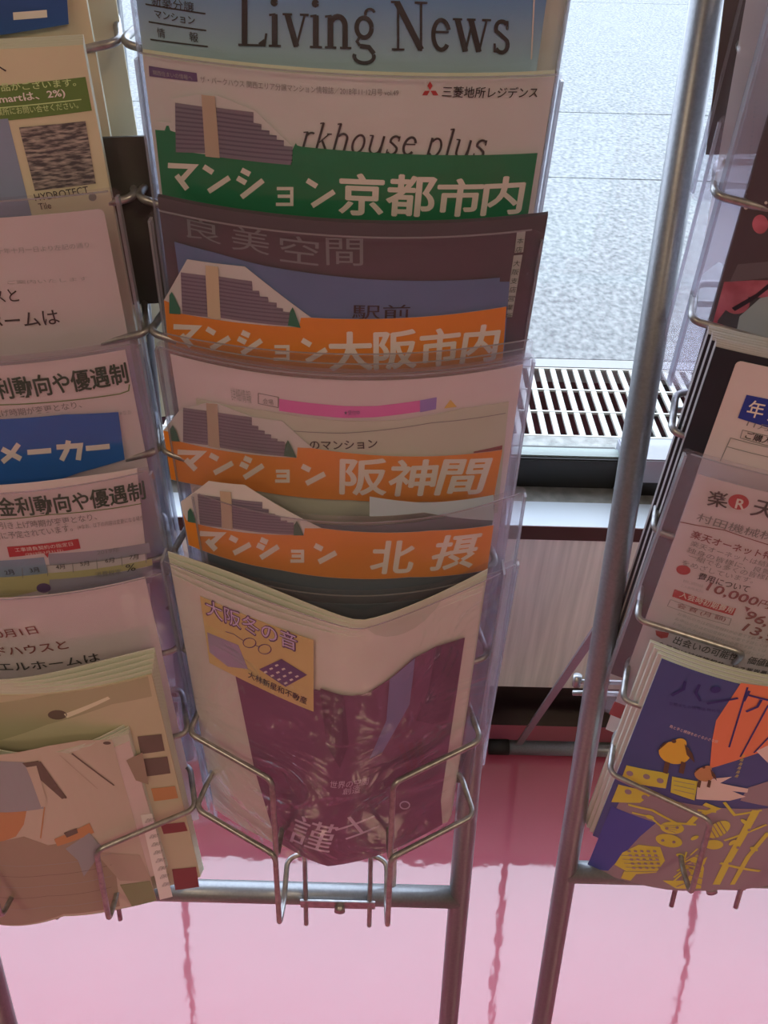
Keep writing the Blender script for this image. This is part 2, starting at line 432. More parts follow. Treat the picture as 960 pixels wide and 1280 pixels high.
def magazine(fr, label, cat, u0, u1, v0, v1, n0, pages=5, fan=.0012, pitch=.0006, cover=None, pg=None, group=None, name='magazine', du=0.0, waves=0.0):
    """pages behind a cover; every page a sheet of its own"""
    o = thing(name, base(fr, v1, (u0+u1)/2), label, cat, group)
    ph = random.random()*6
    for i in range(pages):
        k = pages-i
        sheet(fr, 'page', rect(u0-du*k, u1+du*k*.6, v0-fan*k, v1-.001), n0+i*pitch, pitch*.7, pg or OFFW, o,
              fn=(lambda u, v, k=k: waves*k*math.sin(u*34+ph+k*.3)*max(0, 1-v/.09)) if waves else None)
    c = sheet(fr, 'cover', rect(u0, u1, v0, v1), n0+pages*pitch, pitch*.8, cover or WHITE, o)
    return o, n0+pages*pitch+pitch*.8

# ================================================================== SETTING
FLOOR = noisy('glossy_pink_floor', (.50, .085, .15), (.54, .095, .165), scale=(2, 2, 2), rough=.4)
nt, N, L, b = nodes(FLOOR)
b.inputs['Coat Weight'].default_value = 1; b.inputs['Coat Roughness'].default_value = .045; b.inputs['Coat IOR'].default_value = 1.95
tc = N.new('ShaderNodeTexCoord'); nz = N.new('ShaderNodeTexNoise'); nz.inputs['Scale'].default_value = 16; nz.inputs['Detail'].default_value = 3
bp = N.new('ShaderNodeBump'); bp.inputs['Strength'].default_value = .05; bp.inputs['Distance'].default_value = .01
L.new(tc.outputs['Object'], nz.inputs['Vector']); L.new(nz.outputs[0], bp.inputs['Height']); L.new(bp.outputs[0], b.inputs['Coat Normal'])
ASPH = noisy('pale_stone_paving', (.095, .105, .108), (.26, .275, .27), scale=(55, 40, 40), rough=.9, bump=.3, detail=15, lo=.3, hi=.7, bscale=120)
ROOMW = noisy('warm_plaster', (.22, .18, .14), (.26, .22, .18), scale=(3,)*3, rough=.8)
BOARD = noisy('pale_wood_board', rgb(208, 224, 218), rgb(236, 248, 242), scale=(70, 70, 3), rough=.5, nscale=1.6, detail=5, lo=.3, hi=.7)
KICK = mat('black_kick_board', (.006, .005, .006), .35)
DARKW = mat('dark_brown_edge', (.035, .022, .018), .4)
SILLW = mat('white_laminate_sill', (.55, .62, .68), .3)
LEDGE = noisy('grey_stone_ledge', (.16, .155, .14), (.24, .235, .21), scale=(60,)*3, rough=.7)
DFRAME = mat('dark_bronze_frame', (.02, .02, .019), .4, .3)
ALU = mat('light_aluminium', (.30, .31, .36), .4, .3)
GRATE = mat('galvanised_grate', (.40, .40, .36), .45, .2)
GRAN = noisy('granite_kerb', (.17, .18, .17), (.30, .31, .29), scale=(40,)*3, rough=.7, detail=10)

WY = .92
struct(box('floor', -2.6, 2.6, -3.6, 1.1, -.04, 0, FLOOR))
struct(box('ceiling', -2.6, 2.6, -3.6, 1.1, 2.7, 2.74, ROOMW))
struct(box('wall_left', -2.64, -2.6, -3.6, 1.1, 0, 2.7, ROOMW))
struct(box('wall_right', 2.6, 2.64, -3.6, 1.1, 0, 2.7, ROOMW))
struct(box('wall_back', -2.64, 2.64, -3.64, -3.6, 0, 2.7, ROOMW))
struct(box('wall_front', -2.6, 2.6, WY+.012, 1.1, 0.0, .452, ROOMW))
for i, (a, c) in enumerate(((-2.6, -1.2), (-1.196, .9), (.904, 2.6))):
    p = struct(box('trim_1' if i == 0 else 'trim_1.%03d' % i, a, c, WY, WY+.012, .113, .452, BOARD)); p['label'] = 'pale wood grain panel below the window'
struct(box('baseboard_front', -2.6, 2.6, WY+.004, WY+.012, 0, .113, KICK))
struct(box('trim_2', -2.6, 2.6, WY-.006, WY+.01, .452, .477, DARKW))
s = struct(box('trim_3', -2.6, 2.6, WY-.006, .969, .477, .4785, SILLW))
struct(box('trim_4', -2.6, 2.6, .969, 1.1, .452, .4785, LEDGE))
w = bpy.data.objects.new('window_1', None); col.objects.link(w); w.location = (0, 1.02, .478); w['kind'] = 'structure'
box('bottom_rail', -2.6, .345, 1.003, 1.04, .4785, .531, DFRAME, w, .002)
box('bottom_rail', .345, 2.6, .985, 1.04, .505, .547, ALU, w, .002)
box('gasket', .345, 2.6, .99, 1.04, .4785, .505, KICK, w)
box('glass_bead', -2.6, .345, 1.010, 1.03, .531, .5335, mat('glazing_bead', (.25, .3, .28), .3), w)
box('top_rail', -2.6, 2.6, 1.003, 1.04, 2.42, 2.7, DFRAME, w)
for x in (-2.6, 2.56): box('side_stile', x, x+.04, 1.003, 1.04, .53, 2.42, DFRAME, w)
box('pane', -2.56, 2.56, 1.018, 1.024, .53, 2.42, GLASS, w)

# outside
struct(box('ground', -9, 9, 1.1, 1.742, -.05, -.002, GRAN))
struct(box('kerb', -9, 9, 1.742, 1.851, -.05, 0, GRAN))
KERBW = mat('pale_kerb', (.30, .29, .25), .6)
struct(box('gutter_edge', -9, 9, 2.215, 2.262, -.05, 0.002, mat('pale_concrete_edge', (.27, .28, .28), .7)))
struct(box('grate_channel_floor', -9, 9, 1.851, 2.215, -.30, -.28, mat('black_channel', (.006, .006, .006), .8)))
for a_, b_ in ((1.80, 1.851), (2.215, 2.262)): struct(box('grate_channel_side', -9, 9, a_, b_, -.30, -.051, MATS['black_channel']))
# paving slabs beyond, joints recessed
pv = bpy.data.objects.new('pavement', None); col.objects.link(pv); pv.location = (0, 5, -.02); pv['kind'] = 'structure'
rows = [2.262, 3.956, 5.09, 8.9, 15.5]
for j, (y0, y1) in enumerate(zip(rows, rows[1:])):
    xs = [-7.5, -4.0, -.55+.3*(j % 2), 2.6+.4*(j % 2), 6.0, 9.5]
    if j != 3: xs = [-8.9, 9.4]
    for x0, x1 in zip(xs, xs[1:]):
        box('paving_slab', x0+.006, x1-.006, y0+.004, y1-.004, -.02, 0, ASPH, pv, .004)
box('joint_bed', -9, 9.5, 2.262, 15.5, -.05, -.015, mat('joint_mortar', (.03, .03, .03), .9), pv)

# drain grate
g = thing('drain_grate', (.3, 2.03, 0), 'galvanised steel drain grate with slanting slots outside the window', 'grate')
bm = bmesh.new(); box_bm(bm, -.0075, .0075, 1.853, 2.213, -.008, 0); me0 = bpy.data.meshes.new('grate_bar'); bm.to_mesh(me0); bm.free()
me0.materials.append(GRATE); me0.transform(Matrix.Translation(-g.location))
x = -.75; i = 0
while x < 1.75:
    o = bpy.data.objects.new('grate_bar', me0); col.objects.link(o); o.parent = g; o.location = (x, 0, 0); x += .0335
for y in (1.853, 1.972, 2.087, 2.208):
    box('cross_bar', -.78, 1.78, y-.003, y+.003, -.006, .001, GRATE, g)

# ceiling lamps (real lamps of the room, behind the viewer)
for i, (x, y) in enumerate(((-1.1, -1.0), (1.1, -1.0), (-1.1, -2.6), (1.1, -2.6))):
    t = thing('ceiling_lamp', (x, y, 2.7), 'square warm ceiling lamp panel %s' % ('nearer the window, left', 'nearer the window, right', 'by the back wall, left', 'by the back wall, right')[i], 'lamp', 'ceiling lamp panels')
    box('frame', x-.32, x+.32, y-.32, y+.32, 2.685, 2.7, mat('lamp_frame', (.7, .7, .7), .5), t)
    em = MATS.get('lamp_diffuser')
    if not em:
        em = mat('lamp_diffuser', (.9, .9, .9)); em.node_tree.nodes['Principled BSDF'].inputs['Emission Color'].default_value = (*LAMP_COL, 1)
        em.node_tree.nodes['Principled BSDF'].inputs['Emission Strength'].default_value = 1.5
    box('diffuser', x-.29, x+.29, y-.29, y+.29, 2.682, 2.686, em, t)
    ld = bpy.data.lights.new('lamp_light', 'AREA'); ld.shape = 'SQUARE'; ld.size = .55; ld.energy = LAMP_W; ld.color = LAMP_COL
    lo = bpy.data.objects.new('lamp_light', ld); col.objects.link(lo); lo.location = (0, 0, -.03); lo.parent = t

# ================================================================== RACKS
def rack(label, posts, barh, cols, arms, bar, xb, loc, thin=(), tws=(.112, .112), lows=(1, 1)):
    r = thing('magazine_rack', loc, label, 'magazine rack', 'wire magazine racks')
    for x in posts:
        tube('upright_post', [rp(x, 0, 0.012), rp(x, 0, 1.75)], .0095, TUBE, r, seg=20)
        tube('rubber_foot', [rp(x, 0, 0), rp(x, 0, .03)], .0115, RUBBER, r)
    tube('bottom_bar', [rp(bar[0], 0, barh), rp(bar[1], 0, barh)], .0098, TUBE, r, seg=20)
    tube('top_bar', [rp(bar[0], 0, 1.70), rp(bar[1], 0, 1.70)], .0095, TUBE, r, seg=20)
    for x in thin: tube('inner_upright', [rp(x, 0, .64), rp(x, 0, 1.70)], .0045, TUBE, r)
    for xc, tw, nlow in zip(cols, tws, lows):
        for sx in (-1, 1):
            tube('back_wire', [rp(xc+sx*.029, .011, barh-.024), rp(xc+sx*.029, .011, 1.66)], .0022, WIRE, r, seg=8)
        tube('bolt', [rp(xc+.002, .008, barh-.001), rp(xc+.002, .0155, barh-.001)], .0048, WIRE, r, seg=16)
        box('bracket_plate', xc-.034, xc+.034, rackY(barh+.004, .0125), rackY(barh+.004, .0105), barh-.004, barh+.009, WIRE, r, .0004)
        for k, h in enumerate(arms):
            for sx in (-1, 1):
                low = k < nlow; fo = .073 if low else .060; dr = .110 if low else .05
                p = [rp(xc+sx*.028, .013, h+.002), rp(xc+sx*(tw-.004), .013, h+.002), rp(xc+sx*(tw+.006), .045, h-.006),
                     rp(xc+sx*.045, fo, h-.018), rp(xc+sx*.0445, fo-(.003 if low else .012), h-dr+.012), rp(xc+sx*.0435, fo-.028, h-dr+.006), rp(xc+sx*.0432, .018, h-dr+.018), rp(xc+sx*.029, .0145, h-dr+.021)]
                tube('pocket_wire', p, .0023, WIRE, r, fr=.007, seg=8)
            tube('cross_wire', [rp(xc-.105, .008, h-.012), rp(xc+.105, .008, h-.012)], .0022, WIRE, r, seg=8)
    return r
ARMS = [.644+.0742*i for i in range(9)]
ARMS_R = [.690+.068*i for i in range(9)]
XL, XC, XR, XR2 = -.2625, -.033, .2975, .5345
rl = rack('silver grey wire rack holding the left and centre columns of brochures', (-.372, .078), .487, (XL, XC), ARMS, (-.372, .078), None, (-.15, .30, 0), (-.1585,), (.112, .105), (1, 2))
tube('brace_rod', [rp(.017, -.004, .487), rp(.017, -.004, 1.2)], .0028, mat('window_lit_rod', (.8, .8, .8), .4), rl)  # window light falling on this rod is put into its white colour
rr = rack('silver grey wire rack holding the right hand column of leaflets', (.172, .66), .522, (XR, XR2), ARMS_R, (.172, .66), None, (.42, .30, 0), (.416,))
for (r, xa, xb_) in ((rl, -.42, -.0), (rr, .192, .64)):
    b0 = .868; 
    tube('rear_foot_bar', [(xa+.03, b0, .013), (xb_-.03, b0, .013)], .0125, TUBE, r, seg=20)
    for a, c in ((xa, xa+.034), (xb_-.034, xb_)): tube('end_cap', [(a, b0, .0135), (c, b0, .0135)], .0135, RUBBER, r, seg=20)
hz_ = hit_rack(722, 852, -.013).z
for h_ in (hz_, hz_-.011): tube('hook_wire', [rp(.158, -.013, h_), rp(.2, -.013, h_)], .0022, WIRE, rr, seg=8)
tube('hook_knob', [rp(.160, -.013, hz_-.004), rp(.160, -.013, hz_+.006)], .0035, WIRE, rr)
def strut(r, a, c, w=.011, th=.003):
    a, c = Vector(a), Vector(c); d = (c-a).normalized(); sx = Vector((1, 0, 0)); u = (sx-d*sx.dot(d)).normalized(); n = d.cross(u)
    bm = bmesh.new(); vs = []
    for p in (a, c):
        for i, j in ((-1, -1), (1, -1), (1, 1), (-1, 1)): vs.append(bm.verts.new(p+u*i*w/2+n*j*th/2))
    for f in ((3, 2, 1, 0), (4, 5, 6, 7), (0, 1, 5, 4), (1, 2, 6, 5), (2, 3, 7, 6), (3, 0, 4, 7)): bm.faces.new([vs[i] for i in f])
    me = bpy.data.meshes.new('rear_strut'); bm.to_mesh(me); bm.free(); link('rear_strut', me, TUBE, r)
a = hit_y(647, 935, .868); e = hit_rack(875, 598, -.012)
strut(rr, (a.x, .868, .02), e)
strut(rr, (.60, .868, .02), (.585, e.y, e.z))
strut(rl, (-.36, .868, .02), (-.34, e.y, e.z)); 

# ================================================================== PAPERS
def mansion_card(fr, n, label, poly, band, glyphs, kanji, bl, wl, tower, right, trees, bandmat=ORANGE, white=WHITE, left_hill=None, bold=.028):
    """title card: paper with a hump, a coloured band, a stepped apartment block and big lettering"""
    o = thing('title_card', base(fr, .25), label, 'sign card', 'title cards with the stepped apartment block')
    sheet(fr, 'card', fr.qs(poly, n), n, .0004, white, o)
    b = Print(fr, n+.0004, o, 'printed_band'); b.poly(band, bandmat, 0); b.done()
    a = Print(fr, n+.0004, o, 'printed_building')
    for pl in (bl, right): a.poly(pl, BUILD, 1)
    # storey lines
    y0 = bl[0][1]; ys = right[0][1]
    for k in range(1, 11):
        f = k/11
        xa, ya = bl[0][0]+(bl[3][0]-bl[0][0])*f, bl[0][1]+(bl[3][1]-bl[0][1])*f
        xb, yb = bl[1][0]+(bl[2][0]-bl[1][0])*f, bl[1][1]+(bl[2][1]-bl[1][1])*f
        a.line([(xa, ya), (xb, yb)], 1.6, BUILD2, 2)
        # the right wing: its left edge runs from right[0] to right[-1], its stepped edge from right[1] on
        L0, L1 = right[0], right[-1]; xa, ya = L0[0]+(L1[0]-L0[0])*f, L0[1]+(L1[1]-L0[1])*f
        R1, R2 = right[1], right[-2]
        yr = R1[1]+(R2[1]-R1[1])*f
        xr = R1[0]
        for p in right[1:-1]:
            if p[1] <= yr: xr = max(xr, p[0])
        a.line([(xa, ya), (xr, yr)], 1.6, BUILD2, 2)
    a.poly(tower, TOWER, 3)
    for tr in trees: a.poly(tr, TREE if bandmat is not GREEN else GREEN, 4)
    a.done()
    t = Print(fr, n+.0004, o, 'printed_lettering')
    for ch, bx in glyphs: t.kana(ch, bx, 6.6, LET, 1)
    for ch, p0, p1, h in kanji: t.text(ch, p0, p1, h, LET, 1, bold)
    t.done()
    return o

def steps(x0, y0, pts): return pts

# ---- centre column, pocket by pocket from the top
# C0: blue magazine
f0 = Frame(-.129, .084, 1.226, 1.221, b=(.024, .026))
c0 = alb(70, 92, 112)
BLUEPG = paper('pale_blue_cover', c0)
nt, N, L, b = nodes(BLUEPG); tc = N.new('ShaderNodeUVMap'); sp = N.new('ShaderNodeSeparateXYZ'); cr = N.new('ShaderNodeValToRGB')
L.new(tc.outputs[0], sp.inputs[0]); mpv = N.new('ShaderNodeMapRange'); mpv.inputs['From Min'].default_value = .03; mpv.inputs['From Max'].default_value = .078
L.new(sp.outputs['Y'], mpv.inputs['Value']); L.new(mpv.outputs[0], cr.inputs[0])
cr.color_ramp.elements[0].color = (*alb(62, 88, 116), 1); cr.color_ramp.elements[1].color = (*alb(140, 134, 122), 1); cr.color_ramp.elements[1].position = 1.0
L.new(cr.outputs[0], b.inputs['Base Color'])
o, n = magazine(f0, 'beige booklet standing behind the pale blue property newspaper, only its right edge showing', 'booklet', .008, .216, 0.0, .29, .0, 4, .0, .0007, OFFW, name='booklet')
o, n = magazine(f0, 'pale blue property newspaper titled in large black serif letters, topmost in the centre column', 'newspaper', .0, f0.q(672, 60)[0], .004, .29, .0036, 5, .0008, .0006, BLUEPG, name='newspaper')
p = Print(f0, n, o, 'printed_lettering')
p.serif('Living News', (296, 57), (640, 67), 62, BLACK, 2, gain=1.0)
p.text('新築分譲', (190, 6), (243, 16), 13, BLACK); p.text('マンション', (194, 22), (244, 31), 10, BLACK, bold=.01)
p.text('情', (197, 46), (207, 48), 12, BLACK); p.text('報', (237, 51), (248, 53), 12, BLACK)
for a_, b_ in (((182, 5), (257, 17)), ((186, 27), (258, 38)), ((188, 49), (260, 58))): p.line([a_, b_], 1.3, BLACK)
p.line([(668, -10), (664, 74)], 1.5, LET); p.done()
sleeve(f0, 'clear sleeve around the pale blue property newspaper', n0=-.001, n1=.0085)

# C1: white magazine, green title card
f1 = Frame(-.129, .084, 1.158, 1.153, b=(.024, .027))
o, n = magazine(f1, 'white housing magazine with a small red three diamond mark and italic title', 'magazine', .0015, f1.W-.003, .002, .29, .0, 4, .0006, .0005, WHITE, name='magazine')
p = Print(f1, n, o, 'printed_lettering')
p.poly([(186, 82), (246, 91), (247, 102), (187, 95)], PLUM, 1); p.text('関西住まいの情報へ', (192, 93), (241, 100), 6, FAINT, 3)
p.text('ザ・パークハウス 関西エリア分譲マンション情報誌／2018年11·12月号 vol.49', (251, 103), (498, 120), 9, GREY, 2)
for cx, cy, an in ((537.5, 107, 0), (532.5, 116, 1.05), (543, 116, -1.05)):
    w_, h_ = 3.2, 5.6; ca, sa = math.cos(an), math.sin(an)
    p.poly([(cx+ca*x_-sa*y_, cy+sa*x_+ca*y_) for x_, y_ in ((0, -h_), (w_, 0), (0, h_), (-w_, 0))], RED, 1)
p.text('三菱地所レジデンス', (552, 121), (671, 122), 14, BLACK, 2, .008)
p.serif('rkhouse plus', (372, 188), (606, 199), 36, BLACK, 2, shear=.28, gain=1.0)
p.done()
mansion_card(f1, .0035, 'green title card reading マンション京都市内 under the white housing magazine', 
    [(195, 152), (214, 153), (213, 124), (250, 117), (272, 119), (319, 138), (366, 183), (672, 191), (655, 300), (205, 262)],
    [(194, 162), (206, 163), (208, 157), (211, 157), (213, 163), (222, 166), (222, 188), (366, 203), (370, 181), (376, 183), (672, 191), (655, 300), (205, 262)],
    [('マ', (209, 203, 245, 238)), ('ン', (253, 205, 288, 242)), ('シ', (295, 211, 330, 248)), ('ョ', (345, 233, 367, 257)), ('ン', (382, 222, 419, 260))],
    [('京', (424, 267), (478, 269), 51), ('都', (482, 269), (541, 270), 51), ('市', (544, 270), (599, 269), 46), ('内', (601, 269), (650, 266), 46)],
    [(219, 128), (254, 133), (257, 191), (220, 190)], None, [(252, 118), (269, 120), (275, 197), (257, 195)],
    [(270, 134), (317, 140), (317, 153), (327, 155), (327, 162), (337, 163), (337, 168), (346, 169), (346, 175), (355, 176), (355, 182), (366, 183), (364, 206), (273, 196)],
    [[(365, 206), (366, 186), (370, 178), (374, 186), (378, 206)]], GREEN)
sleeve(f1, 'clear sleeve holding the white housing magazine and the green title card', n0=-.001, n1=.005, u1=f1.W+.002)

# C2: dark folder, blue leaflet, orange card
f2 = Frame(-.130, .085, 1.092, 1.087, b=(.026, .028))
DPLUM = paper('dark_plum_cover', alb(62, 46, 46), rough=.35, through=.01)
HAND = mat('faint_white_brushwork', alb(86, 74, 70), .6)
o, n = magazine(f2, 'dark plum brochure with faint white brush lettering and a pale strip label', 'brochure', .004, f2.W, .0005, .29, .0, 3, .0003, .0005, DPLUM, DPLUM, name='brochure')
p = Print(f2, n, o, 'printed_lettering')
for ch, x0, y0, x1, y1, hh in (('良', 233, 296, 277, 306, 26), ('美', 290, 311, 337, 319, 30), ('空', 350, 326, 398, 332, 34), ('間', 408, 331, 454, 332, 34)):
    p.text(ch, (x0, y0), (x1, y1), hh, HAND, 1)
STRIP = mat('pale_strip_print', alb(122, 108, 96), .6)
p.poly([(646, 290), (657, 288), (654, 315), (643, 316)], STRIP, 1); p.poly([(642, 319), (653, 318), (640, 396), (630, 396)], STRIP, 1)
for i, ch in enumerate('本店大阪支店営業所'):
    y = 300+i*11 if i < 2 else 306+i*11; x = 650-(y-295)*.155
    p.text(ch, (x-4, y+4), (x+4, y+4), 7, DGREEN, 3)
p.done()
BLUEL = paper('grey_blue_leaflet', alb(74, 76, 94))
q = f2.qs([(218, 302), (270, 316), (330, 332), (400, 343), (460, 349), (520, 351), (625, 347), (612, 452)], .003)
o = thing('leaflet', base(f2), 'grey blue leaflet in front of the dark plum brochure', 'leaflet')
sheet(f2, 'page', [q[0]]+q[1:7]+[q[7], (q[0][0]+.002, q[0][1]+.09)], .003, .0004, BLUEL, o)
p = Print(f2, .0034, o); p.text('駅前', (440, 398), (512, 398), 18, BLACK); p.done()
o = thing('leaflet', base(f2), 'narrow slate blue slip beside the right edge of the grey blue leaflet', 'leaflet')
sheet(f2, 'page', f2.qs([(624, 352), (637, 352), (630, 440), (612, 440)], .0022), .0022, .0004, BLUEL, o)
mansion_card(f2, .0045, 'orange title card reading マンション大阪市内 in front of the blue leaflet',
    [(205, 375), (234, 324), (306, 333), (389, 397), (633, 383), (626, 480), (400, 500), (214, 470)],
    [(205, 375), (212, 378), (213, 391), (228, 392), (374, 409), (376, 397), (389, 397), (633, 383), (626, 480), (400, 500), (214, 470)],
    [('マ', (216, 405, 249, 434)), ('ン', (257, 408, 288, 438)), ('シ', (296, 414, 328, 443)), ('ョ', (342, 431, 362, 450)), ('ン', (376, 422, 409, 454))],
    [('大', (413, 463), (466, 462), 48), ('阪', (468, 462), (520, 459), 48), ('市', (524, 459), (572, 454), 46), ('内', (575, 454), (618, 450), 45)],
    [(226, 340), (257, 344), (260, 396), (228, 392)], None, [(257, 331), (273, 333), (276, 399), (260, 396)],
    [(273, 345), (315, 351), (316, 363), (324, 363), (325, 370), (335, 371), (336, 377), (346, 378), (346, 384), (354, 385), (354, 389), (363, 390), (374, 408), (276, 397)],
    [[(212, 391), (212, 368), (215, 364), (219, 372), (225, 384), (226, 392)], [(360, 406), (363, 388), (366, 383), (369, 390), (376, 409)]])
sleeve(f2, 'clear sleeve over the orange 大阪市内 card and plum brochure', v0=.006, n0=-.001, n1=.0055, u1=f2.W-.001, r=.008)

# C3: sleeve with pale papers, orange card
f3 = Frame(-.133, .085, 1.013, 1.012, b=(.027, .028))
for i in range(3):
    ff = Frame(-.133+.002*i, .084-.0025*i, 1.016-.003*i, 1.018-.005*i, b=(.022+.0022*i, .027), off=.063)
    t = thing('plastic_sleeve', base(ff), 'empty clear sleeve %s behind the pinkish papers, its top edge shining' % ('rearmost', 'in the middle of three', 'frontmost of three')[i], 'sleeve', 'empty clear sleeves fanned at mid height')
    sheet(ff, 'front_film', rrect(-.001, ff.W+.001, 0, .2, .003), -.004+.001*i, 0, FILM_SOFT, t)
    sheet(ff, 'top_edge', rect(.002, ff.W-.002, 0, .0008), -.0037+.001*i, .0003, SEAM, t)
PINKP = paper('pale_pink_paper', alb(168, 132, 128))
o = thing('leaflet', base(f3), 'pale pink schedule sheet with a magenta bar', 'leaflet')
q = f3.qs([(215, 470), (300, 475), (430, 480), (560, 472), (640, 460)], .001)
sheet(f3, 'page', rect(.006, f3.W-.006, .006, .29), .0, .0004, PINKP, o)
MAG = mat('magenta_bar', alb(162, 62, 102), .6); VIO = mat('violet_bar', alb(104, 72, 112), .6); YEL = mat('ochre_mark', alb(160, 110, 40), .6)
p = Print(f3, .0004, o)
p.poly([(349, 498), (430, 507), (470, 507), (525, 500), (525, 514), (470, 521), (430, 522), (349, 513)], MAG, 1)
p.poly([(525, 500), (546, 496), (545, 511), (525, 515)], VIO, 1); p.poly([(563, 499), (571, 508), (555, 510)], YEL, 1)
p.line([(323, 491), (348, 496), (348, 509), (323, 504), (323, 491)], 1, GREY, 1); p.text('会場', (329, 504), (342, 506), 7, GREY)
p.text('詳細情報', (290, 500), (315, 504), 16, FAINT); p.text('★受付中', (430, 518), (450, 518), 6, PLUM, 3); p.done()
o = thing('leaflet', base(f3), 'ivory apartment leaflet tucked low behind the orange 阪神間 card', 'leaflet')
sheet(f3, 'page', f3.qs([(245, 498), (330, 513), (430, 526), (500, 525), (580, 510), (636, 502), (622, 640), (255, 640)], .0015), .0015, .0004, OFFW, o)
p = Print(f3, .0019, o); p.line([(300, 530), (430, 541), (540, 528), (632, 516)], 1, GREY, 1); p.text('のマンション', (388, 561), (472, 559), 11, BLACK, 2, .02)
p.poly([(592, 564), (628, 556), (627, 566), (592, 568)], MAROON, 1); p.done()
mansion_card(f3, .0028, 'orange title card reading マンション阪神間, below the magenta barred sheet',
    [(204, 538), (225, 512), (258, 503), (272, 504), (316, 521), (353, 526), (391, 560), (628, 562), (617, 623), (530, 627), (440, 625), (324, 614), (214, 599)],
    [(204, 538), (214, 540), (226, 552), (371, 572), (372, 559), (391, 560), (628, 562), (617, 623), (530, 627), (440, 625), (324, 614), (214, 599)],
    [('マ', (221, 562, 255, 588)), ('ン', (261, 566, 292, 593)), ('シ', (299, 571, 330, 598)), ('ョ', (344, 587, 362, 602)), ('ン', (376, 580, 407, 606))],
    [('阪', (425, 617), (482, 618), 45), ('神', (484, 619), (541, 618), 44), ('間', (543, 618), (601, 616), 42)],
    [(229, 509), (259, 513), (260, 556), (229, 552)], None, [(258, 503), (272, 504), (275, 560), (261, 557)],
    [(272, 515), (315, 521), (315, 531), (323, 532), (323, 537), (331, 538), (331, 542), (339, 543), (339, 547), (347, 548), (347, 552), (356, 552), (356, 570), (275, 559)],
    [[(213, 550), (213, 535), (216, 530), (220, 537), (225, 551)], [(355, 569), (357, 555), (360, 549), (364, 556), (371, 571)]])
sleeve(f3, 'clear creased sleeve over the orange 阪神間 card', n0=-.001, n1=.0045, u1=f3.W+.001, layers=2, mt=FILM_SOFT)

# C4: grey card, orange card
f4 = Frame(-.125, .081, .926, .927, b=(.030, .032))
SLATE = paper('slate_card', alb(60, 60, 62), through=.0); SLATE2 = mat('light_grey_print', alb(118, 112, 108), .6)
o = thing('backing_card', base(f4), 'dark slate backing card behind the orange 北摂 card', 'card')
sheet(f4, 'card', rect(.008, f4.W-.012, .006, .29), .0, .0006, SLATE, o)
p = Print(f4, .0006, o, 'printed_block'); p.poly([(462, 620), (530, 628), (617, 618), (617, 650), (530, 640), (462, 645)], SLATE2, 1); p.done()
mansion_card(f4, .0022, 'orange title card reading マンション北摂, lowest of the title cards',
    [(226, 627), (261, 601), (306, 606), (402, 660), (458, 665), (540, 663), (617, 656), (609, 712), (511, 721), (440, 723), (350, 712), (236, 681)],
    [(229, 641), (233, 650), (248, 655), (380, 668), (381, 660), (402, 660), (458, 665), (540, 663), (617, 656), (609, 712), (511, 721), (440, 723), (350, 712), (236, 681)],
    [('マ', (249, 664, 279, 688)), ('ン', (286, 669, 314, 693)), ('シ', (320, 673, 349, 698)), ('ョ', (363, 687, 380, 702)), ('ン', (392, 679, 421, 704))],
    [('北', (462, 716), (514, 715), 40), ('摂', (535, 713), (589, 708), 41)],
    [(247, 617), (276, 621), (277, 659), (250, 655)], None, [(275, 613), (289, 614), (291, 661), (278, 659)],
    [(290, 623), (328, 627), (328, 635), (336, 636), (336, 641), (344, 642), (344, 645), (351, 645), (351, 650), (359, 650), (359, 653), (367, 653), (368, 668), (291, 660)],
    [[(235, 651), (235, 638), (238, 634), (241, 639), (246, 653)], [(367, 668), (368, 655), (371, 650), (374, 655), (380, 668)]])
sleeve(f4, 'milky sleeve with a rounded corner over the orange 北摂 card', n0=-.001, n1=.004, u0=.004, u1=f4.W+.009, r=.006, mt=FILM_SOFT)

# C5: open V-bent brochures at the bottom
f5 = Frame(-.143, .080, .880, .878, b=(.056, .044), p=(1.15, 1.6), c=(.018, -.008), off=.065)
DV = paper('plum_velvet_cover', alb(84, 46, 58), rough=.4, through=.02)
CR2 = paper('cream_brochure_paper', alb(186, 142, 120), through=.15)
o, n = magazine(f5, 'cream paper envelope standing behind the plum brochure at the bottom left of the centre pocket', 'envelope', .004, .12, .03, .296, -.004, 0, .0, .0005, CREAM, name='envelope')
p = Print(f5, n, o, 'printed_strip'); p.poly([(281, 912), (325, 925), (325, 933), (279, 922)], GREEN, 1); p.done()
o = thing('brochure', base(f5), 'plum and cream brochure bent in a V in the lowest centre pocket', 'brochure')
for i in range(5):
    sheet(f5, 'page', rect(.003+.0006*i, f5.W-.012-.0008*i, .000+.0036*i, .295), .0002+i*.0011, .0006, CR2 if i > 1 else OFFW, o, fn=lambda u, v, i=i: .0016*(i-2)*math.sin(u*30)*max(0, 1-v/.08))
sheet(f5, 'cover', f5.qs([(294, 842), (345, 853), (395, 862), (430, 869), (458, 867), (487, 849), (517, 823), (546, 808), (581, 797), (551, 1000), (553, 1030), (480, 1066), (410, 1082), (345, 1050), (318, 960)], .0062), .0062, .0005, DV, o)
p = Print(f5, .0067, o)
BAND = mat('dusky_blue_print', alb(86, 74, 92), .5); LV = mat('rose_lettering', alb(150, 112, 116), .6)
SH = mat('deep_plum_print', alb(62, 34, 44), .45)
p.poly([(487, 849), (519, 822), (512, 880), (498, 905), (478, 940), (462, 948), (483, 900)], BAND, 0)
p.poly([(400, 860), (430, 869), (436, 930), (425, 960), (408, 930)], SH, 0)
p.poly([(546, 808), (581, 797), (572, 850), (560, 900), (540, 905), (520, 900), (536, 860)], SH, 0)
p.text('謹', (360, 1050), (411, 1066), 38, LV, 1); p.text('士', (430, 1050), (478, 1031), 26, LV, 1)
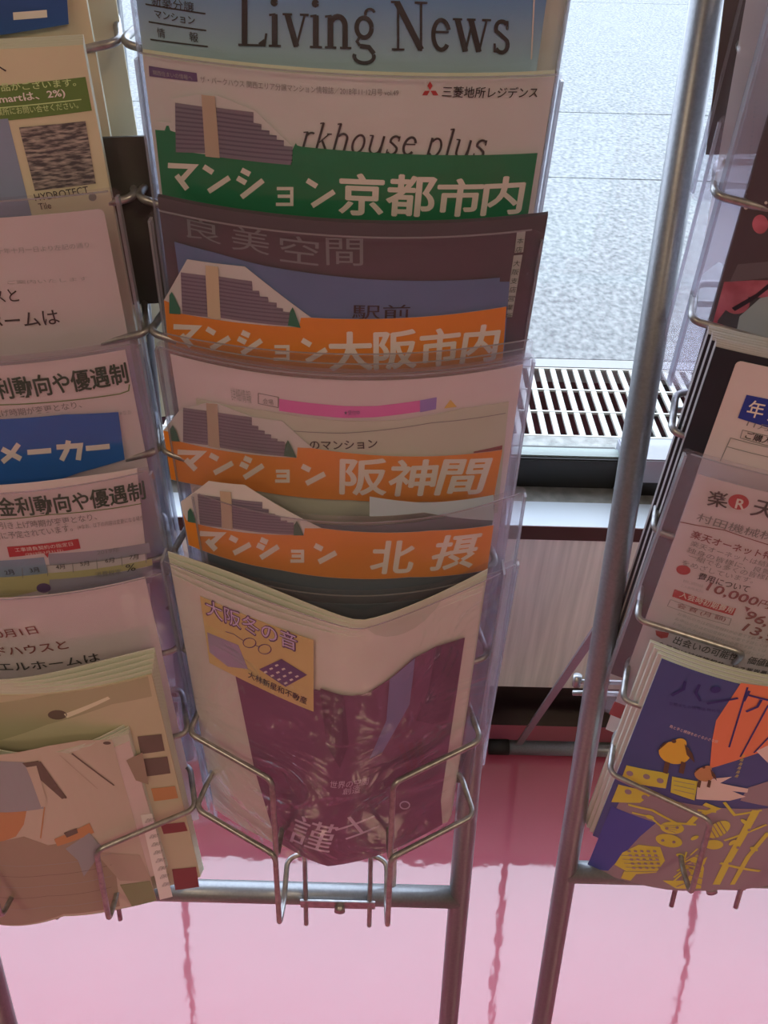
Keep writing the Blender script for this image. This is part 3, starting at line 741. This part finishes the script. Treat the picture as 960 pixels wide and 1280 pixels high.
p.text('世界の空間', (412, 984), (460, 980), 9, LV, 1); p.text('創造', (428, 993), (450, 990), 8, LV, 1)
for r_ in ribbon([(506+6*math.cos(a_*pi/8), 1006+4.6*math.sin(a_*pi/8)) for a_ in range(17)], 1.6): p.poly(r_, LV, 1)
for xx in (511, 520, 529): p.text('l l l', (xx, 965), (xx+4, 963), 40, MAROON, 1)
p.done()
o = thing('flyer', base(f5), 'small yellow flyer with plum heading, drawn spectacles and calculator', 'flyer')
YC = paper('mustard_yellow_card', alb(158, 118, 70), through=.05)
sheet(f5, 'card', f5.qs([(250, 745), (320, 774), (392, 800), (392, 889), (330, 862), (262, 828)], .0075), .0075, .0004, YC, o)
p = Print(f5, .0079, o)
p.text('大阪冬の音', (258, 768), (372, 815), 22, PLUM, 1, .045); p.text('大阪冬の音', (259, 767), (371, 813), 20, mat('lilac_lettering', alb(152, 116, 134), .6), 3)
LIL = mat('lilac_print', alb(120, 92, 100), .6); p.poly([(259, 790), (298, 806), (310, 836), (285, 833), (262, 815)], LIL, 0)
for cx, cy in ((312, 803), (331, 811)): p.line([(cx+8*math.cos(a_*pi/8), cy+6*math.sin(a_*pi/8)) for a_ in range(17)], 1.2, PLUM, 1)
p.line([(282, 789), (292, 792), (304, 800)], 1.3, PLUM, 1); p.line([(319, 806), (324, 808)], 1.2, PLUM, 1)
p.poly([(324, 836), (352, 823), (384, 843), (357, 858)], PLUM, 1)
for i in range(4):
    for j in range(3):
        cx, cy = 338+i*8.4+j*-1+j*-6+8, 833+i*4.6+j*4.2-2
        p.poly([(cx-2.6, cy-.4), (cx+1, cy-1.8), (cx+2.8, cy), (cx-1, cy+1.6)], LET, 2)
p.poly([(286, 833), (310, 836), (392, 872), (392, 889), (345, 868)], YC, 0)
p.text('大林新星和不動産', (310, 846), (383, 880), 9, BLACK, 2, .01); p.done()
sleeve(f5, 'large clear sleeve around the V-bent brochures in the lowest centre pocket', n0=-.0055, n1=.009, v1=.302, u0=-.001, u1=f5.W+.0, r=.004, mt=FILM_CREASED)
f5b = Frame(-.135, .088, .874, .872, b=(.034, .034), off=.058)
t = thing('backing_card', base(f5b), 'dark slate card standing in the lowest centre pocket, behind the V-bent brochures', 'card')
sheet(f5b, 'card', rect(.012, f5b.W-.02, .010, .29), 0, .0006, SLATE, t)
sleeve(f5b, 'milky clear sleeve showing its right edge behind the V-bent brochures', n0=-.002, n1=.002, u0=.012, r=.003, mt=FILM_SOFT, v1=.2)

# ---- left column
XA, XB = -.370, -.1535
g0 = Frame(XA, -.1485, 1.235, off=.045, b=(.02, .02))
o, n = magazine(g0, 'tall kraft brown envelope standing behind the left column papers', 'envelope', 0, g0.W, 0, .32, 0, 1, 0, .0006, KRAFT, KRAFT, name='envelope')
g0b = Frame(XA+.03, -.1365, 1.113, off=.052, b=(.012, .012))
DB = paper('dark_brown_brochure', alb(48, 38, 32), through=.0)
o, n = magazine(g0b, 'dark brown brochure whose edge shows between the left and centre columns', 'brochure', 0, g0b.W, 0, g0b.q(188, 388)[1], -.012, 3, 0, .0006, DB, DB, name='brochure')
g1 = Frame(XA, XB-.004, 1.236, b=(.03, .03))
BL = thing('title_card', base(g1), 'navy blue title card with one long white stroke at the top left', 'sign card', 'blue title cards')
n = .0055
sheet(g1, 'card', g1.qs([(-120, -60), (80, -60), (86, 30), (-120, 60)], n), n, .0005, paper('navy_card', alb(42, 54, 86)), BL)
p = Print(g1, n+.0005, BL); p.kana('ー', (16, 8, 60, 30), 9.5, LET, 1); p.done()
o, n2 = magazine(g1, 'beige booklet behind the navy blue card at the top left', 'booklet', 0, g1.W, .0, .28, 0, 3, .001, .0006, KRAFT, OFFW, name='booklet')
g2 = Frame(XA, XB-.002, 1.160, b=(.027, .027))
BEI = paper('beige_brochure_paper', alb(158, 128, 102))
o, n = magazine(g2, 'beige house brochure with an olive notice and a dark stone tile picture', 'brochure', 0, g2.W-.001, .0, .29, 0, 4, .0010, .0007, BEI, OFFW, name='brochure')
OLV = mat('olive_print', alb(70, 76, 36), .6); SKY = mat('grey_lilac_print', alb(96, 88, 98), .6); OLT = mat('olive_lettering', alb(142, 134, 88), .6)
TILE = noisy('stone_tile_picture', alb(54, 42, 42), alb(132, 104, 92), scale=(160, 700, 1), coord='UV', rough=.6, detail=8, lo=.42, hi=.68)
mp_ = [nn for nn in TILE.node_tree.nodes if nn.type == 'MAPPING'][0]; mp_.inputs['Rotation'].default_value = (0, 0, .5)
p = Print(g2, n, o)
p.text('へ', (-10, 92), (9, 89), 12, BLACK)
p.poly([(-40, 110), (107, 96), (115, 138), (-40, 155)], OLV, 0)
p.text('あらたな商品がございます。', (-60, 117), (96, 107), 10, OLT, 2, .012); p.text('( i-smartは、2%)', (-22, 133), (83, 122), 12, mat('pale_olive_lettering', alb(190, 184, 150)), 2, .02)
p.line([(-30, 137), (102, 124)], 1, OLT); p.text('詳しくは最寄営業所にお問い合せください。', (-60, 148), (99, 135), 9, OLT, 2, .005)
p.poly([(-40, 152), (10, 148), (40, 270), (-40, 275)], SKY, 0)
p.poly([(24, 159), (107, 151), (120, 229), (44, 238)], TILE, 1)
p.text('HYDROTECT', (45, 251), (112, 241), 9, BLACK, 2); p.text('Tile', (50, 262), (65, 260), 8, BLACK, 2)
p.uv([q_ for q_ in g2.qs(ell(116, 246, 5, 5), n)], GREY, 2)
p.done()
g3 = Frame(XA-.003, XB+.0015, 1.090, b=(.027, .027))
o = thing('leaflet', base(g3), 'white sheet with black serif lines スと and ホームは in the upper left sleeve', 'leaflet')
sheet(g3, 'page', rrect(.004, g3.q(137, 300)[0], .006, .295, .003), .0, .0004, PINKW, o)
p = Print(g3, .0004, o)
p.text('ハウスと', (-42, 380), (25, 376), 16, BLACK, 2, .004); p.text('イエルホームは', (-82, 412), (76, 404), 18, BLACK, 2, .006)
p.text('平成三十年十月一日より左記の通り', (-30, 318), (112, 309), 7, FAINT, 1); p.text('ご案内いたします', (10, 355), (110, 350), 5, FAINT, 1); p.done()
sleeve(g3, 'clear sleeve on the white スと sheet, upper left', v0=-.004, n0=-.001, n1=.003, u1=g3.W+.004, mt=FILM)
g4 = Frame(XA-.001, XB+.001, 1.011, b=(.027, .027))
o = thing('leaflet', base(g4), 'white sheet headed 金利動向や優遇制 in green, behind the blue メーカー card', 'leaflet')
sheet(g4, 'page', rect(.004, g4.q(163, 470)[0], .003, .295), .0, .0004, PINKW, o)
p = Print(g4, .0004, o)
p.text('金利動向や優遇制', (-25, 500), (162, 478), 27, DGREEN, 2, .022)
p.line([(-20, 506), (150, 492), (161, 488), (162, 480)], 1.3, OLV); p.text('引き上げ時期が変更となり、', (-28, 522), (103, 509), 9, GREY, 2, .006); p.text('※なお', (150, 519), (165, 517), 6, FAINT); p.done()
o = thing('title_card', base(g4), 'bright blue title card reading メーカー in the left column', 'sign card', 'blue title cards')
n = .0022
sheet(g4, 'card', g4.qs([(-120, 540), (0, 524), (80, 518), (148, 515), (156, 574), (100, 590), (-120, 640)], n), n, .0005, BLUE, o)
p = Print(g4, n+.0005, o)
p.kana('メ', (0, 553, 28, 578), 6.5, LET); p.kana('ー', (34, 556, 65, 572), 6.5, LET); p.kana('カ', (70, 550, 103, 576), 6.5, LET); p.kana('ー', (107, 550, 138, 568), 6.5, LET); p.done()
sleeve(g4, 'clear sleeve on the blue メーカー card', v0=-.002, n0=-.001, n1=.004, u1=g4.W+.007, layers=2)
g5 = Frame(XA+.001, XB+.004, .932, b=(.027, .027))
o = thing('leaflet', base(g5), 'white sheet headed 金利動向や優遇制 with a red box and monthly chart', 'leaflet')
n = .0
sheet(g5, 'page', g5.qs([(-120, 622), (0, 606), (80, 598), (171, 585), (188, 740), (188, 820), (-120, 860)], n), n, .0004, PINKW, o)
YP = mat('dull_yellow_print', alb(136, 110, 72), .6); PK = mat('grey_pink_print', alb(112, 92, 94), .6); BG = mat('blue_grey_print', alb(96, 92, 100), .6)
p = Print(g5, .0004, o)
p.text('金利動向や優遇制', (1, 645), (183, 623), 24, DGREEN, 2, .022); p.line([(-20, 650), (60, 643), (177, 629)], 1.3, OLV)
p.text('来年の引き上げ時期が変更となり、', (-28, 661), (122, 649), 9, GREY, 2, .006)
p.text('日に予定されています。', (-5, 674), (92, 663), 9, GREY, 2, .006); p.text('(※なお、以下の内容は変更になる場合', (98, 662), (180, 650), 7, GREY)
p.poly([(9, 683), (98, 673), (101, 685), (61, 691), (60, 697), (55, 691), (12, 696)], RED, 1); p.text('工事請負契約の指定日', (20, 689), (92, 681), 5, LET, 3); p.text('(2019年3月31日)', (33, 694), (80, 689), 4, LET, 3)
p.poly([(-20, 701), (55, 696), (60, 716), (-20, 722)], BG, 0); p.poly([(60, 692), (186, 678), (188, 690), (62, 706)], PK, 0)
p.poly([(-20, 722), (60, 716), (190, 698), (191, 706), (62, 724), (62, 734), (-20, 752)], YP, 1)
p.poly([(62, 724), (191, 707), (190, 728), (60, 744)], PK, 0)
p.text('2019年', (122, 693), (150, 689), 6, GREY); p.line([(58, 706), (188, 690)], .9, GREY, 2)
for i, (x_, y_) in enumerate(((8, 718), (39, 715), (71, 711), (101, 707), (132, 703), (162, 699))): p.text('%d月' % (i+2), (x_, y_), (x_+11, y_-1), 6, BLACK, 3); p.line([(x_+20, y_-9), (x_+21, y_+4)], .8, GREY, 2)
p.text('消費税率', (120, 721), (152, 717), 7, GREY, 3); p.text('%', (158, 714), (170, 712), 9, BLACK, 3)
p.uv(g5.qs(ell(55, 734, 9, 6), .0004), PLUM, 3); p.done()
sleeve(g5, 'clear sleeve on the red boxed chart sheet', v0=-.004, n0=-.001, n1=.003, u1=g5.W+.004, layers=1)
g6 = Frame(XA+.001, XB+.006, .863, b=(.027, .027))
o = thing('leaflet', base(g6), 'white sheet ending イエルホームは under the line 10月1日, lower left sleeve', 'leaflet')
sheet(g6, 'page', rect(.004, g6.q(190, 760)[0], .0, .295), .0, .0004, PINKW, o)
p = Print(g6, .0004, o)
p.text('2018年10月1日', (-60, 799), (49, 791), 10, MAROON, 2, .008); p.text('ウッドハウスと', (-40, 819), (87, 810), 11, MAROON, 2, .008); p.text('ダイエルホームは', (-40, 836), (126, 825), 11, BLACK, 2, .008); p.done()
sleeve(g6, 'clear sleeve on the 10月1日 sheet, lowest of the left column sleeves', v0=-.002, n0=-.001, n1=.003, u1=g6.W+.006)
# magazines at the bottom of the left column
PH = mat('photo_tan', alb(128, 98, 80), .5); PH2 = mat('photo_beige', alb(140, 110, 92), .5); PH3 = mat('photo_umber', alb(74, 54, 44), .5); PH4 = mat('photo_grey', alb(108, 92, 88), .5)
PHO = mat('photo_orange', alb(136, 82, 48), .5); PHG = mat('photo_olive', alb(98, 88, 58), .5); PHW = mat('photo_wood', alb(112, 84, 66), .5)
g7 = Frame(XA+.001, XB+.0135, .800, b=(.028, .026), off=.066)
YEL2 = paper('tan_magazine_paper', alb(146, 118, 92))
o, n = magazine(g7, 'tan home magazine with fanned pages behind the open bedroom picture', 'magazine', 0, g7.q(193, 838)[0], .004, .285, .0, 5, .0028, .0011, YEL2, OFFW, waves=.0009, du=.0006)
p = Print(g7, n, o, 'printed_picture')
p.poly([(-20, 880), (60, 868), (185, 845), (190, 870), (140, 880), (60, 905), (-20, 930)], mat('photo_olive_tan', alb(122, 100, 74), .5), 0); p.poly([(80, 892), (135, 870), (138, 873), (84, 897)], CREAM, 1); p.uv(g7.qs(ell(72, 893, 12, 6), n), PH3, 1)
for y_, hh_, mm_ in ((920, 22, PH3), (948, 22, PH3), (985, 16, PHO), (1030, 12, MAROON), (1086, 26, MAROON)):
    x_ = 172+(y_-920)*.26; p.poly([(x_, y_), (x_+30, y_-3), (x_+34, y_+hh_-4), (x_+4, y_+hh_)], mm_, 1)
p.done()
g8 = Frame(XA+.001, -.179, .741, b=(.030, .026), off=.066, H=.2)
PB = paper('pinkish_page', alb(160, 124, 112))
o, n = magazine(g8, 'front magazine folded to a bedroom picture, fanned page edges on top, bottom left', 'magazine', 0, g8.W, .006, .192, .002, 7, .0022, .0011, PB, OFFW, waves=.0011, du=.0003)
p = Print(g8, n, o, 'printed_picture')
p.poly([(-40, 945), (60, 932), (100, 925), (140, 924), (196, 1125), (150, 1136), (80, 1145), (-40, 1140)], PH2, 0)
p.poly([(-40, 945), (30, 952), (55, 1010), (-40, 1012)], PH4, 1); p.poly([(28, 953), (48, 950), (84, 996), (78, 998)], PH3, 2); p.poly([(34, 958), (46, 956), (60, 1004), (52, 1008)], PH2, 3)
p.line([(90, 941), (143, 981)], 1.8, PH3, 2); p.line([(75, 943), (122, 985)], .8, PH, 2); p.line([(50, 951), (83, 997)], 2, PH3, 3)
p.poly([(68, 1048), (112, 1028), (118, 1040), (72, 1057)], PHO, 2); p.poly([(80, 1040), (96, 1034), (98, 1040), (84, 1046)], PH3, 3); p.line([(56, 1008), (51, 1047)], 1.6, PHO, 2)
p.poly([(-40, 1015), (34, 1010), (30, 1030), (20, 1045), (-40, 1060)], PHO, 1); p.poly([(-40, 1052), (30, 1045), (60, 1056), (110, 1045), (125, 1060), (145, 1090), (150, 1132), (80, 1142), (-40, 1140)], PHW, 1)
for k in range(5): p.line([(-30, 1075+k*13), (60, 1080+k*13), (140, 1066+k*14)], 1.0, PH3 if k % 2 else PH4, 2)
p.poly([(82, 1060), (112, 1040), (130, 1060), (105, 1095), (98, 1075)], PH4, 2); p.poly([(118, 1063), (175, 1068), (190, 1100), (150, 1100)], PH, 2); p.poly([(150, 1105), (188, 1100), (196, 1125), (165, 1132)], PHG, 2)
p.uv(g8.qs(ell(134, 928, 5, 2), n), PH3, 2); p.poly([(158, 950), (178, 940), (186, 980), (170, 975)], PHW, 1)
p.poly([(176, 1018), (190, 1016), (216, 1120), (200, 1124)], mat('page_margin', alb(168, 138, 126)), 2)
for k in range(3): 
    p.text('くつろぎの寝室をつくる収納と間取りの工夫', (184+k*0, 1022), (184.5+k*0, 1022), 1, GREY) if 0 else None
for k in range(9): p.text('収納の', (179+k*2.6+2, 1028+k*10), (191+k*2.6, 1026+k*10), 5, GREY, 3)
p.done()

# ---- right column
RA, RB = .189, .406
h0 = Frame(.172, RB, 1.245, off=.055, b=(.014, .014), H=.13)
CHOC = paper('chocolate_card', alb(58, 44, 40), through=0)
o = thing('folder', base(h0, .14), 'chocolate brown card showing its left edge at the top right', 'folder'); 
sheet(h0, 'card', h0.qs([(912, -60), (1000, -60), (1000, 190), (882, 193)], 0), 0, .0008, CHOC, o)
sleeve(h0, 'clear sleeve over the chocolate brown card, top right', n0=-.002, n1=.002, u0=.004, v1=.165, mt=FILM)
h1 = Frame(.196, RB, 1.150, off=.06, b=(.025, .025))
CH = paper('black_cherry_cover', alb(34, 20, 24), rough=.3, through=0); CHR = noisy('cherry_picture', alb(120, 20, 34), alb(176, 70, 78), scale=(40, 40, 1), coord='UV', rough=.4, lo=.4, hi=.7)
GP = mat('dim_grey_print', alb(84, 74, 72), .5)
o, n = magazine(h1, 'black magazine with glossy red cherries on its cover', 'magazine', .0, h1.W, .0, .29, .001, 3, .0003, .0006, CH, CH)
p = Print(h1, n, o, 'printed_picture')
p.uv(h1.qs(ell(950, 280, 10, 12), n), CHR, 1); p.uv(h1.qs(ell(932, 259, 2.6, 2.6), n), LET, 2); p.uv(h1.qs(ell(957, 253, 2, 2), n), LET, 2)
for k in range(22): p.uv(h1.qs(ell(944-k*.62, 128+k*6, 1, 1, 6), n), GP, 2)
p.poly([(905, 352), (940, 350), (965, 350), (965, 372), (920, 370), (897, 400), (892, 425), (884, 430), (893, 395)], CHR, 1)
p.uv(h1.qs(ell(920, 378, 17, 14), n), CHR, 2); p.poly([(884, 400), (903, 405), (912, 430), (906, 444), (884, 428)], CHR, 3)
p.poly([(970, 352), (945, 372), (918, 388), (914, 384), (945, 366), (970, 345)], CH, 4)
p.poly([(924, 395), (950, 372), (970, 368), (970, 440), (918, 425)], mat('putty_print', alb(122, 108, 100)), 2)
p.poly([(922, 330), (965, 326), (965, 346), (912, 352)], mat('dim_plum_print', alb(60, 44, 44)), 1)
p.poly([(880, 446), (902, 452), (888, 490), (868, 486)], mat('rose_grey_print', alb(92, 60, 66)), 1)
p.done()
MILK = film('milky_divider_film', haze=.6, hazecol=(.78, .76, .80), rough=.35)
vb = h1.q(850, 489)[1]
o = thing('divider_sheet', base(h1, vb), 'milky translucent divider sheet behind the black cherry magazine', 'divider')
sheet(h1, 'film', [h1.q(935, 0), (h1.W, -.15), (h1.W, vb-.01), h1.q(900, 330), h1.q(874, 350), h1.q(893, 240)], -.003, 0, MILK, o)
sleeve(h1, 'wide clear sleeve around the black cherry magazine', n0=-.002, n1=.004, u0=-.012, v0=-.10, v1=vb, mt=FILM_SOFT)
sleeve(h1, 'second clear sleeve hanging behind the black cherry magazine', n0=-.006, n1=-.0045, u0=-.019, v0=.02, v1=vb-.002, mt=FILM_SOFT)
# booklets stack
h2 = Frame(.1865, RB, 1.022, 1.016, off=.065, b=(.027, .027))
BC = paper('black_booklet_cover', alb(26, 24, 26), rough=.4, through=0); PW = paper('bright_page', (.72, .74, .78), through=.3)
for i in range(3):
    o, n = magazine(h2, 'black covered booklet, %s of the stack of three at the right' % ('rearmost', 'middle', 'front')[i], 'booklet', .0012*i, h2.W, .000+.0014*i, .292, -.010+.0042*i, 4, .0011, .0007, BC, PW, group='black covered booklets at the right', name='booklet')
o = thing('leaflet', base(h2), 'white form with a navy box reading 年 and a ruled table', 'leaflet'); n3 = n+.0004
TL = h2.q(921, 450, n3)
sheet(h2, 'page', rrect(TL[0], h2.W-.004, TL[1], .28, .003), n3, .0004, PINKW, o)
NV = mat('navy_print', alb(24, 32, 84), .6)
p = Print(h2, n3+.0004, o)
p.poly([(933, 493), (985, 503), (975, 538), (922, 522)], NV, 1); p.text('年', (931, 519), (951, 523), 21, LET, 3, .01); p.text('末', (957, 526), (976, 531), 21, LET, 3, .01)
p.text('11月1日', (932, 532), (985, 544), 7, GREY, 2); p.text('ご購入の', (930, 547), (972, 558), 9, BLACK, 2, .012)
p.line([(928, 537), (975, 548)], .9, GREY); p.line([(925, 547), (928, 537)], .9, GREY); p.line([(925, 547), (972, 560)], .9, GREY)
p.line([(900, 576), (913, 547), (970, 561)], .9, GREY); p.line([(909, 558), (970, 573)], .9, GREY); p.done()
h3 = Frame(.190, RB, .952, .944, b=(.027, .027))
o = thing('leaflet', base(h3), 'white leaflet headed 楽天 with a red R disc, maroon prices and red foot block', 'leaflet')
qa, qb = h3.q(872, 592), h3.q(757, 911)
sheet(h3, 'page', [qa, (h3.W-.006, qa[1]), (h3.W-.006, qb[1]), qb], 0, .0004, PINKW, o)
p = Print(h3, .0004, o)
p.text('楽', (883, 631), (908, 635), 20, BLACK, 2, .014); p.uv(h3.qs(ell(923, 627, 13, 9.5, 24, .1), .0004), RED, 1); p.text('R', (918, 634), (929, 636), 12, LET, 3, .03)
p.text('天', (936, 643), (965, 650), 21, BLACK, 2, .014)
p.text('村田機械株式', (869, 650), (985, 680), 11, GREY, 2, .004); p.line([(850, 652), (905, 662), (980, 686)], 1.3, MAROON)
p.text('楽天オーネット特別', (862, 671), (975, 702), 10, MAROON, 2, .015)
for k, (st, xx) in enumerate((('楽天オーネットは結婚に', 862), ('独身の皆様に、良質の', 859), ('一組でも多くの皆様にご', 862), ('をめざしています。', 856))):
    p.text(st, (xx-k*1.5, 681+k*8), (xx+(113 if k < 3 else 84), 712+k*8.2-(8 if k == 3 else 0)), 7, GREY, 2)
p.uv(h3.qs(ell(854, 712, 9, 6, 20, .15), .0004), RED, 1); p.text('費用について', (871, 723), (934, 740), 9, BLACK, 2, .012)
p.text('10,000', (881, 738), (943, 758), 12, MAROON, 2, .03); p.text('円～', (946, 757), (975, 765), 9, MAROON, 2)
p.text('費用のご説明文は会員', (853, 727), (878, 734), 4, FAINT); p.text('ご入会時(税別)', (850, 733), (878, 741), 4, FAINT)
p.poly([(843, 736), (920, 760), (916, 769), (840, 745)], RED, 1); p.text('入会時初期費用', (848, 745), (914, 766), 8, LET, 3, .012)
p.line([(838, 749), (914, 773), (911, 781), (834, 757), (838, 749)], .8, GREY); p.text('会 費 (月 額)', (845, 759), (905, 777), 7, MAROON, 2)
p.text('96,000', (927, 773), (990, 795), 12, MAROON, 2, .03); p.text('13,900', (925, 788), (988, 812), 11, MAROON, 2, .03)
p.poly([(931, 757), (938, 760), (933, 764)], MAROON, 2)
p.uv(h3.qs([(819, 787), (836, 790), (834, 796), (826, 797), (820, 793)], 0), RED, 1); p.text('出会いの可能性、価値観', (840, 803), (965, 834), 10, BLACK, 2, .012)
p.text('会員数は結婚情報サービス業界最大', (820, 806), (965, 845), 6, BLACK, 2, .015); p.text('の規模ですから出会いの数も', (828, 814), (930, 840), 6, FAINT); p.text('ぜひご確認を', (824, 818), (870, 830), 5, FAINT)
p.poly([(768, 876), (788, 884), (786, 902), (761, 892)], RED, 1); p.uv(h3.qs(ell(785, 892, 4, 6), 0), LET, 3)
for k in range(4): p.text('お申込の方は初回登録料が必要です詳しくは', (846-k*3, 768+k*6), (960-k*2, 803+k*6), 4, FAINT)
p.done()
sleeve(h3, 'milky sleeve over the 楽天 leaflet, its white top corner showing', v0=-.003, n0=-.001, n1=.003, u0=-.0065, mt=FILM_SOFT, r=.003, v1=.25)
# illustrated magazines
h5 = Frame(.194, RB, .808, .802, b=(.028, .027), off=.066)
IND = paper('indigo_cover', alb(58, 54, 84), rough=.4); MV = mat('mauve_print', alb(108, 80, 80), .5); YL = mat('mustard_print', alb(152, 122, 40), .5); OR = mat('vermilion_print', alb(176, 78, 50), .5)
IND2 = mat('ink_blue', alb(34, 28, 66), .5); SKN = mat('skin_print', alb(164, 124, 112), .5); BRN = mat('brown_print', alb(66, 40, 28), .5); BRO = mat('amber_print', alb(164, 110, 34), .5); MV2 = mat('deep_indigo_print', alb(48, 46, 92), .5)
HB = .232
for i in range(4):
    o, n = magazine(h5, 'illustrated magazine copy %s, only its edges showing' % ('rearmost behind the others', 'second from the back', 'just behind the front copy')[min(i, 2)] if i < 3 else 'front copy of the illustrated magazine, indigo and mustard with two birds', 'magazine', -.0060+.0020*i, h5.W, -.0032+.0012*i, HB, -.010+.0029*i, 2, .0003, .0007, IND if i == 3 else WHITE, OFFW, group='copies of the illustrated magazine')
p = Print(h5, n, o, 'printed_picture')
# lower panel in mauve and mustard
p.poly([(783, 985), (960, 1010), (1010, 1020), (985, 1100), (900, 1112), (836, 1112), (755, 1092), (738, 1085), (733, 1082)], MV, 0)
p.poly([(783, 956), (836, 966), (832, 985), (776, 975)], YL, 1); p.poly([(773, 980), (818, 990), (800, 1003), (764, 1002)], YL, 1)
for cx, cy in ((787, 966), (808, 970), (825, 975), (785, 989), (806, 996)): p.uv(h5.qs(ell(cx, cy, 4.5, 3.2, 12, .3), n), MV, 2)
p.poly([(764, 1007), (820, 1028), (800, 1045), (760, 1088), (733, 1084)], MV2, 1)
p.poly([(840, 970), (872, 976), (868, 1000), (838, 990)], YL, 1)
for k in range(3): p.line([(842, 975+k*5.5), (868, 980+k*6)], 1.2, MV, 2)
p.poly([(872, 975), (895, 972), (915, 970), (900, 978), (935, 985), (934, 990), (915, 988), (932, 995), (912, 1000), (870, 998)], SKN, 2); p.poly([(935, 984), (960, 976), (990, 985), (985, 1010), (925, 1000)], MV, 1)
# fan shape
p.poly([(926, 853), (990, 860), (990, 925), (935, 945), (887, 960), (890, 925), (895, 900), (915, 870)], OR, 1)
p.poly([(945, 938), (985, 918), (985, 960), (962, 955)], SKN, 2)
for a_, b_ in (((934, 858), (911, 933)), ((960, 880), (925, 945)), ((975, 905), (942, 940))): p.line([a_, b_], 2.2, IND2, 3)
# title strokes
for st in ([(856, 850), (854, 860), (839, 868)], [(874, 854), (869, 865), (875, 875)], [(883, 878), (922, 871)], [(936, 862), (929, 875)], [(934, 867), (962, 874)], [(951, 873), (946, 882), (932, 888)]): p.line(st, 3.4, IND2, 5)
p.uv(h5.qs(ell(894, 861, 6.5, 4, 16, -.1), n), IND2, 4)
p.text('京都まちの情報誌 秋の号', (836, 880), (900, 890), 4, IND2, 3); p.text('鳥と手と模様をめぐる小さな旅', (836, 908), (896, 928), 4, SKN, 3)
# birds
def bird(cx, cy, s_, body, dark):
    p.uv(h5.qs(ell(cx, cy, 20*s_, 14*s_, 20, .15), n), body, 3); p.uv(h5.qs(ell(cx+7*s_, cy-12*s_, 8*s_, 6.5*s_, 16), n), body, 4); p.uv(h5.qs(ell(cx-1*s_, cy-15*s_, 3*s_, 2.4*s_, 10), n), dark, 5)
    p.poly([(cx+12*s_, cy-12*s_), (cx+22*s_, cy), (cx+25*s_, cy+12*s_), (cx+15*s_, cy+2*s_)], dark, 5)
    p.poly([(cx-22*s_, cy-2*s_), (cx-14*s_, cy-13*s_), (cx-8*s_, cy-14*s_)], dark, 5)
    for dx in (-12, 8): p.poly([(cx+dx*s_, cy+10*s_), (cx+(dx+6)*s_, cy+12*s_), (cx+(dx+3)*s_, cy+26*s_), (cx+(dx-3)*s_, cy+24*s_)], dark, 5)
bird(843, 940, 1.0, BRO, BRN); bird(880, 967, .62, mat('rust_print', alb(140, 84, 52)), BRN)
# mustard figures of the lower panel
for st, w_ in (([(785, 1005), (815, 1012), (845, 1028), (870, 1030)], 4), ([(790, 1015), (812, 1020), (826, 1032)], 3), ([(860, 1030), (870, 1020), (895, 1010), (880, 1004)], 7), ([(872, 1012), (895, 1014)], 4), ([(905, 1002), (918, 1018), (952, 1012)], 4),
               ([(945, 1012), (930, 1040), (910, 1075), (895, 1105)], 10), ([(960, 1040), (935, 1070), (915, 1105)], 7), ([(900, 1078), (950, 1088)], 5), ([(905, 1050), (958, 1030)], 4)): p.line(st, w_*1.2, YL, 2)
p.uv(h5.qs(ell(840, 1034, 15, 7.5, 18, .1), n), YL, 2); p.uv(h5.qs(ell(836, 1050, 17, 8, 18, .2), n), YL, 2); p.uv(h5.qs(ell(898, 1036, 16, 9, 18, -.5), n), YL, 2); p.uv(h5.qs(ell(892, 1055, 12, 6, 16), n), YL, 2)
for k in range(4): p.line([(828+k*2, 1030+k*2), (850-k*2, 1031+k*3)], 1, MV, 3)
p.poly([(798, 1055), (825, 1058), (831, 1075), (820, 1090), (790, 1092), (768, 1080), (778, 1065)], YL, 2)
for k in range(5): p.line([(776+k*2, 1068+k*5), (824, 1070+k*4.5)], 1.4, MV, 3)
p.poly([(780, 1088), (795, 1092), (788, 1100), (776, 1097)], YL, 2)
for k in range(6): p.line([(838+k*4, 1104-k*8), (860-k*1, 1085-k*2), (872, 1100-k*8)], 3, YL, 2)
p.poly([(828, 1100), (858, 1100), (875, 1070), (880, 1085), (876, 1110), (845, 1110)], YL, 1)
p.poly([(862, 1075), (873, 1068), (878, 1074), (884, 1070), (880, 1080), (868, 1080)], YL, 2)
for cx, cy, a_ in ((812, 1020, .3), (868, 1046, -.4), (930, 1026, .6), (850, 1068, .2), (915, 1052, -.6), (942, 1060, .3)):
    p.uv(h5.qs(ell(cx, cy, 5.5, 2.4, 10, a_), n), YL, 4)
for cx, cy in ((922, 1058), (912, 1078), (936, 1036), (833, 1034), (846, 1033), (828, 1049), (842, 1051)): p.uv(h5.qs(ell(cx, cy, 2.2, 1.7, 8), n), MV, 5)
for k in range(5):
    for j in range(5): p.poly([(784+j*8+k*1.5, 1061+k*5.2), (788+j*8+k*1.5, 1061.6+k*5.2), (788+j*8+k*1.5, 1064+k*5.2), (784+j*8+k*1.5, 1063.4+k*5.2)], MV, 5)
for k in range(5): p.line([(845+k*3, 1107-k*9), (862, 1100-k*8), (880-k*2, 1106-k*9)], 2.0, MV, 5)
for k in range(4): p.line([(884+k*5, 1028-k*1), (896+k*4, 1048-k*3)], 1.3, MV, 5)
for k in range(6): p.text('鳥', (925-k*1.6, 945+k*5), (929-k*1.6, 946+k*5), 4, YL, 4)
p.done()
print('triangles', sum(len(o.data.polygons) for o in S.objects if o.type == 'MESH'))
